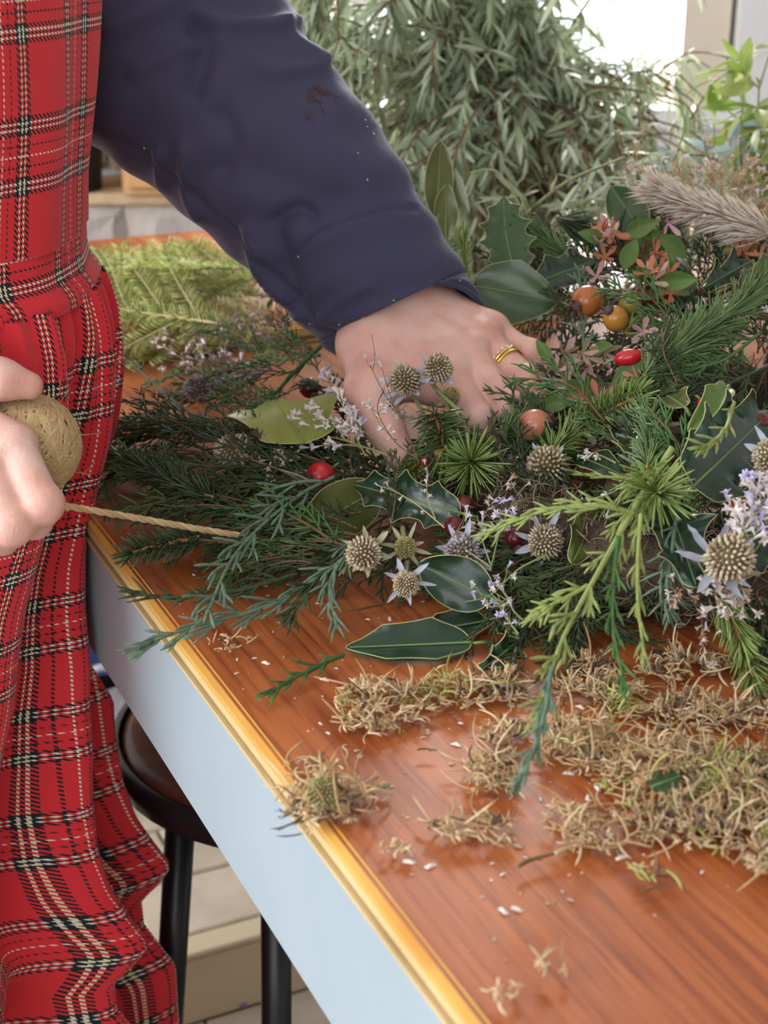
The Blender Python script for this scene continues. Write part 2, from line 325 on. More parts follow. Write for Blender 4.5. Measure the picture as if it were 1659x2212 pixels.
    def ball(s, c, r, nu=12, nv=8, axes=None, tone=0.5, scale=(1, 1, 1)):
        A = np.eye(3) if axes is None else np.asarray(axes); v = []
        for j in range(nv + 1):
            t = PI * j / nv
            for i in range(nu):
                p = 2 * PI * i / nu
                q = np.array([math.sin(t) * math.cos(p) * scale[0], math.sin(t) * math.sin(p) * scale[1], math.cos(t) * scale[2]]) * r
                v.append(np.asarray(c) + q @ A)
        fs = [(j * nu + i, (j + 1) * nu + i, (j + 1) * nu + (i + 1) % nu, j * nu + (i + 1) % nu) for j in range(nv) for i in range(nu)]
        s.add(v, fs, tone)
    def grid(s, G, tone=0.5, mi=0, wrap=False, flip=False):
        G = np.asarray(G); a, b = G.shape[:2]; fs = []
        for i in range(a - 1):
            for j in range(b if wrap else b - 1):
                j2 = (j + 1) % b; q = (i * b + j, i * b + j2, (i + 1) * b + j2, (i + 1) * b + j)
                fs.append(q[::-1] if flip else q)
        s.add(G.reshape(-1, 3), fs, tone, mi)
    def mesh(s, name, mats, origin=(0, 0, 0), smooth=True):
        me = bpy.data.meshes.new(name)
        v = (np.concatenate(s.v) if s.v else np.zeros((0, 3))) - np.asarray(origin, float)
        me.from_pydata(v.tolist(), [], s.f)
        at = me.attributes.new('tone', 'FLOAT', 'POINT'); at.data.foreach_set('value', np.concatenate(s.t).astype(np.float32))
        for m in (mats if isinstance(mats, (list, tuple)) else [mats]): me.materials.append(MATS[m] if isinstance(m, str) else m)
        if any(s.mi): me.polygons.foreach_set('material_index', s.mi)
        if smooth: me.polygons.foreach_set('use_smooth', [True] * len(me.polygons))
        if s.uv is not None:
            u = me.uv_layers.new(name='UVMap'); li = np.zeros(len(me.loops), np.int32); me.loops.foreach_get('vertex_index', li)
            u.data.foreach_set('uv', np.asarray(s.uv, np.float32)[li].reshape(-1))
        me.update(); return me

def thing(name, label, cat, loc=(0, 0, 0), group=None, kind=None):
    o = bpy.data.objects.new(name, None); COL.objects.link(o); o.location = tuple(float(x) for x in loc); o.empty_display_size = 0.02
    o['label'] = label
    if cat: o['category'] = cat
    if group: o['group'] = group
    if kind: o['kind'] = kind
    return o
def worldloc(o):
    l = np.array(o.location)
    while o.parent: o = o.parent; l = l + np.array(o.location)
    return l
def part(name, mb, mat, parent, label=None, kind=None, smooth=True):
    me = mb.mesh(name, mat, worldloc(parent), smooth)
    o = bpy.data.objects.new(name, me); COL.objects.link(o); o.parent = parent
    if label: o['label'] = label
    if kind: o['kind'] = kind
    return o
def solo(name, mb, mat, label, cat, loc=(0, 0, 0), group=None, kind=None, smooth=True):
    me = mb.mesh(name, mat, loc, smooth); o = bpy.data.objects.new(name, me); COL.objects.link(o); o.location = tuple(float(x) for x in loc)
    o['label'] = label
    if cat: o['category'] = cat
    if group: o['group'] = group
    if kind: o['kind'] = kind
    return o
def struct(name, mb, mat, parent=None, smooth=False):
    me = mb.mesh(name, mat, (0, 0, 0), smooth); o = bpy.data.objects.new(name, me); COL.objects.link(o)
    if parent: o.parent = parent
    else: o['kind'] = 'structure'
    return o
def child_copy(name, me, parent, mat4=None):
    o = bpy.data.objects.new(name, me); COL.objects.link(o); o.parent = parent
    if mat4 is not None: o.matrix_local = mat4
    return o
def frame(base, axis, normal, scale=1.0):
    x = nrm(axis); n = np.asarray(normal, float); n = n - x * (n @ x); z = nrm(n); y = np.cross(z, x)
    M = Matrix.Identity(4)
    for i in range(3):
        M[i][0] = x[i] * scale; M[i][1] = y[i] * scale; M[i][2] = z[i] * scale; M[i][3] = base[i]
    return M
def copy_tree(root, M, label=None, group=None, name=None):
    r = root.copy(); COL.objects.link(r); r.matrix_world = M
    if label: r['label'] = label
    if group: r['group'] = group
    for ch in root.children:
        c = ch.copy(); COL.objects.link(c); c.parent = r
        for g in ch.children:
            d = g.copy(); COL.objects.link(d); d.parent = c
    return r
def spline(pts, n):
    """Catmull-Rom through rows of any width"""
    p = np.asarray(pts, float); m = len(p); out = []
    for t in np.linspace(0, m - 1, n):
        i = min(int(t), m - 2); f = t - i
        p0, p1, p2, p3 = p[max(i - 1, 0)], p[i], p[i + 1], p[min(i + 2, m - 1)]
        out.append(0.5 * ((2 * p1) + (-p0 + p2) * f + (2 * p0 - 5 * p1 + 4 * p2 - p3) * f * f + (-p0 + 3 * p1 - 3 * p2 + p3) * f ** 3))
    return np.array(out)

# ================================================================ THE PLACE
EA = V(0.0377, 0.4688, 0); ED = nrm(V(-0.4254, 0.905, 0)); EN = nrm(V(0.905, 0.4254, 0)); UZ = V(0, 0, 1)
def tb(s, w, z): return EA + ED * s + EN * w + UZ * z

# floors -------------------------------------------------------------------
mb = MB(); mb.box((-3.2, -1.5, -0.16), (3.2, 3.6, -0.108)); floor = struct('floor', mb, 'grout')
mb = MB(); c = tb(2.3, -0.2, -0.055); mb.obox(c, ED, EN, UZ, 1.283 - 0.03, 2.6, 0.049); plat = struct('floor_platform', mb, 'grout')
mb = MB(); mb.obox(tb(1.017 + 0.018, -0.2, -0.004), ED, EN, UZ, 0.018, 2.6, 0.0045, 0.002); struct('trim_1', mb, 'step_nosing')
mb = MB(); mb.obox(tb(1.022, -0.2, -0.0545), ED, EN, UZ, 0.004, 2.6, 0.0455); struct('trim_2', mb, 'step_nosing')
def tile_mesh(hs, hw):
    m = MB(); m.obox((0, 0, 0), (1, 0, 0), (0, 1, 0), (0, 0, 1), hs, hw, 0.005, 0.0025); return m.mesh('tile', 'tile_stone', smooth=False)
TS, TW = 0.117, 0.172
tm = tile_mesh(TS / 2 - 0.0022, TW / 2 - 0.0022)
ang = math.atan2(ED[1], ED[0])
def put_tile(parent, s, w, z):
    o = bpy.data.objects.new('tile', tm); COL.objects.link(o); o.parent = parent
    p = tb(s, w, z); o.location = p; o.rotation_euler = (random.uniform(-.004, .004), random.uniform(-.004, .004), ang + random.uniform(-.006, .006))
for i in range(9):
    for j in range(9): put_tile(plat, 1.0545 + TS / 2 + i * TS, -0.97 + (i % 2) * TW * .45 + j * TW, -0.0045)
for i in range(4):
    for j in range(7): put_tile(floor, 0.96 - i * TS, -0.75 + (i % 2) * TW * .5 + j * TW, -0.1045)

# back wall with window ----------------------------------------------------
WX0, WX1, WZ0, WZ1, WY = -0.06, 0.525, 0.82, 2.0, 2.78
mb = MB()
mb.box((-3.2, WY, -0.1), (WX0, WY + .3, 2.7)); mb.box((WX1 + .1, WY, -0.1), (3.2, WY + .3, 2.7))
mb.box((WX0, WY, -0.1), (WX1 + .1, WY + .3, WZ0)); mb.box((WX0, WY, WZ1), (WX1 + .1, WY + .3, 2.7))
wall = struct('wall_back', mb, 'plaster')
mb = MB(); mb.box((-3.2, -1.5, 2.62), (3.2, 3.1, 2.7)); struct('ceiling', mb, 'plaster')
mb = MB(); mb.box((2.3, -1.5, -0.11), (2.5, 2.78, 2.62)); struct('wall_right', mb, 'plaster')
mb = MB(); mb.box((-3.2, -1.7, -0.11), (-1.5, -1.5, 2.7)); mb.box((0.35, -1.7, -0.11), (2.5, -1.5, 2.7)); mb.box((-1.5, -1.7, -0.11), (0.35, -1.5, 1.0)); mb.box((-1.5, -1.7, 2.3), (0.35, -1.5, 2.7)); struct('wall_front_unseen', mb, 'plaster')  # unseen wall cuts light from the front; its opening is added for frontal fill
mb = MB(); mb.box((-2.6, 2.585, -0.1), (-0.05, WY + .01, 0.690)); ledge = struct('wall_ledge', mb, 'mortar')
def stone(parent, x0, x1, z0, z1, yf, depth, mat):
    m = MB(); nx, nz = 5, 4; G = []
    for j in range(nz + 1):
        row = []
        for i in range(nx + 1):
            e = (i in (0, nx)) or (j in (0, nz)); dx = random.uniform(-.004, .004); dz = random.uniform(-.004, .004)
            row.append((x0 + (x1 - x0) * i / nx + dx, yf + (0.012 if e else random.uniform(-.006, .003)), z0 + (z1 - z0) * j / nz + dz))
        G.append(row)
    m.grid(G)
    bx = MB(); m.box((x0 + .002, yf + .012, z0 + .002), (x1 - .002, yf + depth, z1 - .002))
    o = struct('stone', m, mat, parent); return o
x = -1.2
while x < -0.06:
    w = random.uniform(.13, .20); stone(ledge, x, min(x + w - .014, -0.055), .598, .690, 2.575, .06, random.choice(['greystone', 'greystone', 'sandstone'])); x += w
x = -1.25
while x < -0.06:
    w = random.uniform(.14, .24); stone(ledge, x, min(x + w - .014, -0.055), .475, .586, 2.575, .06, random.choice(['brownstone', 'sandstone'])); x += w
x = -1.2
while x < -0.1:   # flat coping stones on the ledge
    w = random.uniform(.2, .3); m = MB(); m.obox((x + w / 2 - .005, 2.675, .697), (1, 0, 0), (0, 1, 0), UZ, w / 2 - .006, .105, .010, .004); struct('stone', m, random.choice(['sandstone', 'greystone']), ledge); x += w
for r, (z0, z1) in enumerate(((.716, .765), (.777, .93), (.942, 1.09), (1.102, 1.26))):
    x = -1.35 + .07 * r
    while x < WX0 - .1:
        w = random.uniform(.24, .38); stone(wall, x, min(x + w - .012, WX0 - .01), z0, z1, WY - .022, .05, random.choice(['sandstone', 'sandstone', 'brownstone'])); x += w
# window
win = thing('window_1', 'bright daylit window behind the tall bunch of branches', None, (WX0, WY, WZ0), kind='structure')
mb = MB(); mb.box((WX0 + .012, WY + .205, WZ0 + .012), (WX1 - .003, WY + .209, WZ1 - .02)); part('pane', mb, 'window_glass', win, smooth=False)
mb = MB(); mb.box((WX0, WY + .19, WZ0), (WX0 + .03, WY + .225, WZ1)); mb.box((WX0, WY + .19, WZ0), (WX1, WY + .225, WZ0 + .03)); mb.box((WX0, WY + .19, WZ1 - .04), (WX1, WY + .225, WZ1))
part('window_frame', mb, 'white_paint', win, smooth=False)
mb = MB(); mb.box((WX0 - .02, WY - .02, WZ0 - .03), (WX1 + .1, WY + .2, WZ0 + .004)); part('window_sill', mb, 'white_paint', win, smooth=False)
mb = MB(); mb.box((WX1, WY - .012, WZ0 + .004), (WX1 + .082, WY + .24, WZ1)); struct('trim_3', mb, 'cream_paint')
dr = thing('door_1', 'white painted door frame with a dark latch slot beside the window', None, (WX1 + .09, WY, 0), kind='structure')
mb = MB(); mb.box((WX1 + .092, WY - .035, 0), (WX1 + .22, WY + .05, 2.1)); part('door_frame', mb, 'white_paint', dr, smooth=False)
mb = MB(); mb.box((WX1 + .116, WY - .037, 1.055), (WX1 + .122, WY - .03, 1.115)); part('latch_slot', mb, 'charcoal_plastic', dr, smooth=False)
mb = MB(); mb.box((WX1 + .225, WY - .02, 0.0), (WX1 + .95, WY + .02, 2.08)); part('door_leaf', mb, 'white_paint', dr, smooth=False)

# cupboard by the window (orange wood) ------------------------------------
cp = thing('wooden_cupboard', 'orange-brown wooden cupboard against the stone wall beside the window', 'cupboard', (-.27, 2.6, .708))
mb = MB(); mb.box((-.44, 2.56, .708), (-.085, 2.75, 1.75)); part('carcass', mb, 'cupboard_wood', cp, smooth=False)
for k in range(2):
    mb = MB(); x0 = -.432 + k * .174; mb.obox((x0 + .0835, 2.552, 1.23), (1, 0, 0), (0, 0, 1), (0, 1, 0), .0815, .51, .008, .003); dd = part('door', mb, 'cupboard_wood', cp, smooth=False)
    mb = MB(); mb.ball((x0 + (.15 if k == 0 else .017), 2.533, 1.25), .011, 10, 8); part('knob', mb, 'brown_wood', dd)
# black bucket on the ledge
def lathe(prof, c, n=32, axis=None):
    m = MB(); G = []
    for r, z in prof: G.append([(c[0] + r * math.cos(2 * PI * i / n), c[1] + r * math.sin(2 * PI * i / n), c[2] + z) for i in range(n)])
    m.grid(G, wrap=True); return m
bc = V(-.545, 2.62, .707)
bk = thing('plant_bucket', 'tall dark charcoal plastic flower bucket standing on the stone ledge', 'bucket', bc)
part('body', lathe([(0.001, .004), (.055, .004), (.058, 0), (.082, .28), (.086, .28), (.086, .30), (.078, .30), (.055, .015), (.001, .012)], bc), 'charcoal_plastic', bk)
part('rim', lathe([(.083, .272), (.090, .274), (.091, .292), (.083, .294)], bc), 'charcoal_plastic', bk)

# tables -------------------------------------------------------------------
def make_table(name, label, s0, s1, w0, w1, z, near_end=False, h_floor=-0.10):
    t = thing(name, label, 'table', tb((s0 + s1) / 2, (w0 + w1) / 2, h_floor))
    cs, cw = (s0 + s1) / 2, (w0 + w1) / 2; hs, hw = (s1 - s0) / 2, (w1 - w0) / 2
    m = MB(); m.obox(tb(cs, cw, z - .0075), ED, EN, UZ, hs - .0005, hw - .0005, .0075); part('tabletop', m, 'varnished_wood', t, smooth=False)
    def strip(za, zb, ins, mat, nm, zin=None, wd=.014):
        m = MB()
        for (c, ax, h, o) in ((tb(cs, w0, 0), ED, hs, EN), (tb(cs, w1, 0), ED, hs, -EN), (tb(s0, cw, 0), EN, hw, ED), (tb(s1, cw, 0), EN, hw, -ED)):
            zi = zb if zin is None else zin
            q = [c + o * ins + UZ * za, c + o * (ins + wd) + UZ * za, c + o * (ins + wd) + UZ * zi, c + o * ins + UZ * zb]
            v = [p - ax * (h - ins) for p in q] + [p + ax * (h - ins) for p in q]
            m.add(v, [(0, 1, 2, 3), (7, 6, 5, 4), (0, 4, 5, 1), (1, 5, 6, 2), (2, 6, 7, 3), (3, 7, 4, 0)])
        part(nm, m, mat, t, smooth=False)
    strip(z - .0042, z - .0016, -.0030, 'yellow_wood', 'worn_edge', z + .0003, .0062)
    strip(z - .0095, z - .0042, -.0036, 'pale_wood', 'lipping')
    strip(z - .0138, z - .0095, -.0025, 'brown_wood', 'lipping')
    strip(z - .0160, z - .0138, -.0045, 'pale_wood', 'lipping')
    for (c, ax, ay, h, hh) in ((tb(cs, w0 + .010, z - .066), ED, EN, hs, .011), (tb(cs, w1 - .010, z - .066), ED, EN, hs, .011), (tb(s0 + .011, cw, z - .066), EN, ED, hw - .021, .011), (tb(s1 - .011, cw, z - .066), EN, ED, hw - .021, .011)):
        m = MB(); m.obox(c, ax, ay, UZ, h, hh, .050, .002); part('apron_rail', m, 'blue_paint', t, label='pale blue painted rail', smooth=False)
    m = MB(); pts = [tb(s, w0 - .0012 + .0006 * math.sin(s * 60) + .0005 * math.sin(s * 23), z - .0168) for s in np.linspace(s0, s1, 90)]; m.tube(pts, .0013, 6); part('paint_ridge', m, 'paint_ridge', t)
    for a in (s0 + .05, s1 - .05):
        for b in (w0 + (.05 if a < .5 else .55), w1 - .05):
            hz = (z - .116 - h_floor) / 2 if a < .95 else (z - .116) / 2
            zc = (h_floor if a < .95 else 0.0) + hz
            m = MB(); m.obox(tb(a, b, zc), ED, EN, UZ, .024, .024, hz + .0005, .003); part('leg', m, 'blue_paint', t, smooth=False)
    return t
make_table('work_table', 'varnished orange-brown wooden work table with a pale blue painted rail', -0.36, 0.945, 0.0, 0.82, 0.75)
make_table('side_table', 'second wooden table with a yellow edge, butted behind the work table', 0.962, 1.47, -0.02, 1.1, 0.764, h_floor=0.0)

# stool --------------------------------------------------------------------
sc0 = V(-.075, 1.22, -.10)
st = thing('round_stool', 'round stool with a dark red wooden seat and black metal legs under the table', 'stool', sc0)
part('seat', lathe([(.001, .568), (.10, .566), (.155, .560), (.166, .552), (.168, .546), (.15, .540), (.001, .540)], sc0, 48), 'seat_wood', st)
part('seat_rim', lathe([(.168, .556), (.175, .554), (.177, .543), (.175, .530), (.160, .524), (.10, .524), (.10, .530), (.168, .535)], sc0, 48), 'black_metal', st, label='black seat rim')
for a in (214, 262, 350, 80):
    m = MB(); ca, sa = math.cos(math.radians(a)), math.sin(math.radians(a))
    m.tube([sc0 + V(.125 * ca, .125 * sa, .53), sc0 + V(.185 * ca, .185 * sa, .001)], .0135, 12); part('leg', m, 'black_metal', st)

# bags under the tables ------------------------------------------------------
def bag(name, label, cat, c, r, mat, seed):
    rs = np.random.RandomState(seed); m = MB(); G = []
    ph = rs.uniform(0, 6.28, 6)
    for j in range(22):
        v = j / 21; row = []
        for i in range(40):
            a = 2 * PI * i / 40
            prof = math.sin(PI * min(1, (v * .86 + .14))) ** .55 if v < .8 else (math.sin(PI * .828) ** .55) * (1 - (v - .8) * 3.2)
            k = 1 + .07 * math.sin(3 * a + ph[0] + 4 * v) + .05 * math.sin(7 * a + ph[1] - 6 * v) + .03 * math.sin(13 * a + ph[2] + 9 * v)
            row.append((c[0] + r[0] * prof * k * math.cos(a), c[1] + r[1] * prof * k * math.sin(a), c[2] + r[2] * v + (.004 if j == 0 else 0)))
        G.append(row)
    m.grid(G, wrap=True); o = thing(name, label, cat, c); part('body', m, mat, o)
    m = MB(); m.tube([(c[0] + .35 * r[0] * math.cos(t), c[1], c[2] + r[2] * (.92 + .22 * math.sin(t))) for t in np.linspace(0, PI, 14)], .006, 6); part('handle', m, mat, o)
bag('cloth_bag', 'dark blue cloth bag on the stone floor behind the table rail', 'bag', (-.43, 2.10, 0.001), (.13, .11, .32), 'blue_fabric', 3)
bag('plastic_bag', 'crumpled grey plastic bag on the stone floor beside the stool leg', 'bag', (-.385, 1.85, 0.001), (.085, .09, .16), 'grey_plastic', 5)
m = MB(); m.ball((0, 0, 0), .008, 10, 6, scale=(1.6, 1, .5)); m2 = T(515, 2165, -.096)
m = MB(); m.ball(m2, .008, 10, 6, scale=(1.6, 1, .6)); solo('petal_scrap', m, 'violet_bit', 'small violet petal scrap on the lower floor below the step', 'petal', m2)

# ================================================================ THE PERSON
def surface_nets(f, org, h):
    ins = f < 0
    nx, ny, nz = f.shape
    acc = np.zeros((nx - 1, ny - 1, nz - 1, 3)); cnt = np.zeros((nx - 1, ny - 1, nz - 1))
    corners = [(i, j, k) for i in (0, 1) for j in (0, 1) for k in (0, 1)]
    def sl(c): return tuple(slice(c[a], (f.shape[a] - 1) + c[a]) for a in range(3))
    for a in range(8):
        for b in range(a + 1, 8):
            ca, cb = corners[a], corners[b]
            if sum(abs(ca[i] - cb[i]) for i in range(3)) != 1: continue
            fa, fb = f[sl(ca)], f[sl(cb)]; x = (fa < 0) != (fb < 0)
            t = np.where(x, fa / np.where(x, fa - fb, 1), 0)
            for i in range(3): acc[..., i] += np.where(x, ca[i] + (cb[i] - ca[i]) * t, 0)
            cnt += x
    act = cnt > 0; idx = -np.ones(act.shape, int); idx[act] = np.arange(act.sum())
    g = np.argwhere(act); verts = (g + acc[act] / cnt[act][:, None]) * h + org
    faces = []
    for ax in range(3):
        u, v = [(1, 2), (2, 0), (0, 1)][ax]
        s0 = [slice(1, -1)] * 3; s0[ax] = slice(0, -1); s1 = list(s0); s1[ax] = slice(1, None)
        A, B = ins[tuple(s0)], ins[tuple(s1)]
        e = np.argwhere(A != B); 
        if not len(e): continue
        sgn = A[tuple(e.T)]
        c = e.copy(); c[:, u] += 1; c[:, v] += 1; c[:, ax] += 0
        def cell(du, dv):
            q = c.copy(); q[:, u] -= du; q[:, v] -= dv; return idx[q[:, 0], q[:, 1], q[:, 2]]
        q = np.stack([cell(1, 1), cell(0, 1), cell(0, 0), cell(1, 0)], 1)
        q[~sgn] = q[~sgn][:, ::-1]; faces.append(q)
    faces = np.concatenate(faces); faces = faces[(faces >= 0).all(1)]
    return verts, faces
def sdf_mesh(prims, h, pad=0.012):
    """prims: (a, b, ra, rb, k) tapered capsules joined with a smooth union of radius k"""
    pts = np.array([p for q in prims for p in (q[0], q[1])]); rm = max(max(q[2], q[3]) for q in prims)
    lo = pts.min(0) - rm - pad; hi = pts.max(0) + rm + pad
    n = np.ceil((hi - lo) / h).astype(int) + 1
    ax = [lo[i] + np.arange(n[i]) * h for i in range(3)]
    X, Y, Z = np.meshgrid(*ax, indexing='ij'); Pn = np.stack([X, Y, Z], -1); f = None
    for a, b, ra, rb, k in prims:
        a = np.asarray(a); b = np.asarray(b); ba = b - a; L2 = ba @ ba
        t = np.clip(((Pn - a) @ ba) / (L2 + 1e-12), 0, 1)
        d = np.linalg.norm(Pn - a - t[..., None] * ba, axis=-1) - (ra + (rb - ra) * t)
        if f is None: f = d
        else:
            hh = np.clip(0.5 + 0.5 * (f - d) / k, 0, 1); f = f * (1 - hh) + d * hh - k * hh * (1 - hh)
    return surface_nets(f, lo, h)
# left hand, reaching down into the wreath: (pixel x, pixel y, distance)
LW = P(868, 672, 1.165)
LF = dict(
    index=[P(968, 804, 1.116), P(1032, 905, 1.086), P(1052, 968, 1.090), P(1040, 1010, 1.10)],
    middle=[P(1010, 772, 1.126), P(1102, 882, 1.092), P(1118, 950, 1.096), P(1108, 990, 1.105)],
    ring=[P(1040, 740, 1.142), P(1140, 824, 1.112), P(1168, 897, 1.110), P(1162, 938, 1.116)],
    pinky=[P(1060, 719, 1.160), P(1142, 762, 1.144), P(1158, 835, 1.140), P(1156, 872, 1.142)])
RADL = dict(index=(.0145, .0112, .0098, .0088), middle=(.0145, .0114, .010, .009), ring=(.0138, .0108, .0094, .0084), pinky=(.0125, .0098, .0084, .0075))
pr = [(P(700, 520, 1.165), LW, .034, .028, .02)]
pr.append((P(835, 690, 1.155), P(890, 665, 1.175), .024, .024, .02))
for nm, w_off in (('index', (-42, 45)), ('middle', (-14, 18)), ('ring', (12, 0)), ('pinky', (30, -18))):
    j = LF[nm]; r = RADL[nm]
    base = P(868 + w_off[0], 672 + w_off[1], 1.16)
    pr.append((base, j[0], .022, r[0] + .002, .016))
for nm in LF:
    j = LF[nm]; r = RADL[nm]
    for q in range(3): pr.append((j[q], j[q + 1], r[q], r[q + 1], .0032 if q == 0 else .0025))
    pr.append((j[0] + TOCAM * .004 + UZ * .003, j[0] + TOCAM * .004 + UZ * .003 + .001, r[0] * .82, r[0] * .82, .010))     # knuckle
    pr.append((j[1] + TOCAM * .001, j[1] + TOCAM * .001 + .0008, r[1] * 1.06, r[1] * 1.06, .003))
    pr.append((LW * .45 + j[0] * .55 + TOCAM * .015 + UZ * .006, j[0] + TOCAM * .007 + UZ * .004, .0035, .004, .010))       # tendon
TB = [P(806, 745, 1.135), P(800, 842, 1.098), P(832, 925, 1.072), P(866, 985, 1.066)]
for (a, b, ra, rb, k) in ((P(850, 700, 1.15), TB[0], .025, .023, .02), (TB[0], TB[1], .0235, .0165, .016), (TB[1], TB[2], .0165, .0135, .008), (TB[2], TB[3], .0135, .0105, .006), (TB[0], P(935, 830, 1.112), .018, .014, .02), (TB[1], LF['index'][0], .010, .010, .02)):
    pr.append((a, b, ra, rb, k))
Lv, Lf = sdf_mesh(pr, 0.0020)
# right hand, closed round the ball of twine
RK = dict(index=[P(30, 962, .862), P(92, 1092, .846), P(74, 1128, .866), P(58, 1110, .888)],
          middle=[P(-36, 1005, .856), P(26, 1138, .840), P(4, 1162, .862), P(-6, 1140, .888)],
          ring=[P(-95, 1030, .858), P(-48, 1160, .846), P(-60, 1180, .868), P(-64, 1150, .89)],
          pinky=[P(-150, 1035, .866), P(-115, 1150, .858), P(-118, 1165, .88), P(-122, 1140, .90)])
RADR = dict(index=(.0116, .0112, .0102, .0090), middle=(.0116, .0112, .0102, .0092), ring=(.0114, .0108, .010, .009), pinky=(.011, .010, .009, .008))
RWR = P(-250, 850, .905)
pr = [(P(-560, 640, .96), RWR, .036, .025, .02)]
for nm, w_off in (('index', (45, 10)), ('middle', (15, 25)), ('ring', (-10, 40)), ('pinky', (-30, 60))):
    j = RK[nm]; r = RADR[nm]; pr.append((P(-250 + w_off[0], 850 + w_off[1], .898), j[0], .0185, r[0] + .002, .010))
for nm in RK:
    j = RK[nm]; r = RADR[nm]
    for q in range(3): pr.append((j[q], j[q + 1], r[q], r[q + 1], .0016))
    pr.append((j[0] + TOCAM * .004, j[0] + TOCAM * .004 + .001, r[0] * .9, r[0] * .9, .0025)); pr.append((j[1], j[1] + .001, r[1] * 1.05, r[1] * 1.05, .0016))
TR = [P(-160, 800, .890), P(-60, 803, .878), P(5, 820, .876), P(62, 833, .880)]
for (a, b, ra, rb, k) in ((RWR, TR[0], .020, .016, .012), (TR[0], TR[1], .016, .0140, .008), (TR[1], TR[2], .0140, .0122, .004), (TR[2], TR[3], .0122, .0084, .004)): pr.append((a, b, ra, rb, k))
Rv, Rf = sdf_mesh(pr, 0.0023)
# the rest of the body, inside the clothes
CX, CY = -0.335, 1.00
SHL, SHR = V(-.345, 1.165, 1.27), V(-.355, .835, 1.27); HIP = V(CX, CY, .80)
LEL = P(430, 190, 1.135); REL = V(-.55, .80, 1.02)
bp = [(HIP, V(CX, CY, 1.0), .10, .085, .05), (V(CX, CY, 1.0), V(CX, CY, 1.2), .085, .095, .05), (SHL, SHR, .055, .055, .05), (V(CX - .01, CY, 1.28), V(CX + .01, CY, 1.38), .05, .046, .03),
      (SHL, LEL, .050, .042, .03), (LEL, P(700, 520, 1.165), .042, .034, .03), (SHR, REL, .050, .040, .03), (REL, P(-560, 640, .96), .040, .036, .03),
      (V(CX - .03, CY + .06, .78), V(CX - .05, CY + .07, .36), .072, .048, .03), (V(CX - .05, CY + .07, .36), V(CX - .06, CY + .08, -.03), .048, .032, .02), (V(CX - .03, CY - .05, .78), V(CX - .05, CY - .06, .36), .072, .048, .03), (V(CX - .05, CY - .06, .36), V(CX - .06, CY - .07, -.03), .048, .032, .02),
      (V(CX - .08, CY + .08, -.064), V(CX + .07, CY + .08, -.076), .034, .024, .02), (V(CX - .08, CY - .07, -.064), V(CX + .07, CY - .07, -.076), .034, .024, .02),
      (V(CX + .01, CY, 1.46), V(CX + .04, CY, 1.50), .078, .085, .03), (V(CX + .05, CY, 1.42), V(CX + .075, CY, 1.40), .055, .035, .03), (V(CX + .125, CY, 1.475), V(CX + .145, CY, 1.445), .010, .014, .012),
      (V(CX + .01, CY + .085, 1.46), V(CX, CY + .088, 1.49), .012, .016, .006), (V(CX + .01, CY - .085, 1.46), V(CX, CY - .088, 1.49), .012, .016, .006), (V(CX + .105, CY - .02, 1.405), V(CX + .105, CY + .02, 1.405), .010, .010, .008)]
Bv, Bf = sdf_mesh(bp, 0.0085, 0.02)
person = thing('person', 'person in a red tartan pinafore over a navy jacket, binding the wreath with twine', 'person', (CX, CY, -.10))
m = MB(); m.add(Bv, [tuple(q) for q in Bf]); m.add(Lv, [tuple(q) for q in Lf]); m.add(Rv, [tuple(q) for q in Rf])
part('body', m, 'skin', person)
m = MB()
for j in range(60):
    a = -0.3 + 2.9 * j / 59
pts = []
for i in range(26):
    th = PI * .62 * i / 25; row = []
    for k in range(40):
        ph = 2 * PI * k / 40; r = .104 + .004 * math.sin(12 * ph + 5 * th)
        row.append((CX + .005 + r * (math.sin(th) * math.cos(ph) * 1.02 - .12 * (1 - math.cos(th))), CY + r * .93 * math.sin(th) * math.sin(ph), 1.49 + r * math.cos(th)))
    pts.append(row)
m.grid(pts, wrap=True); part('hair', m, 'hair_brown', person)

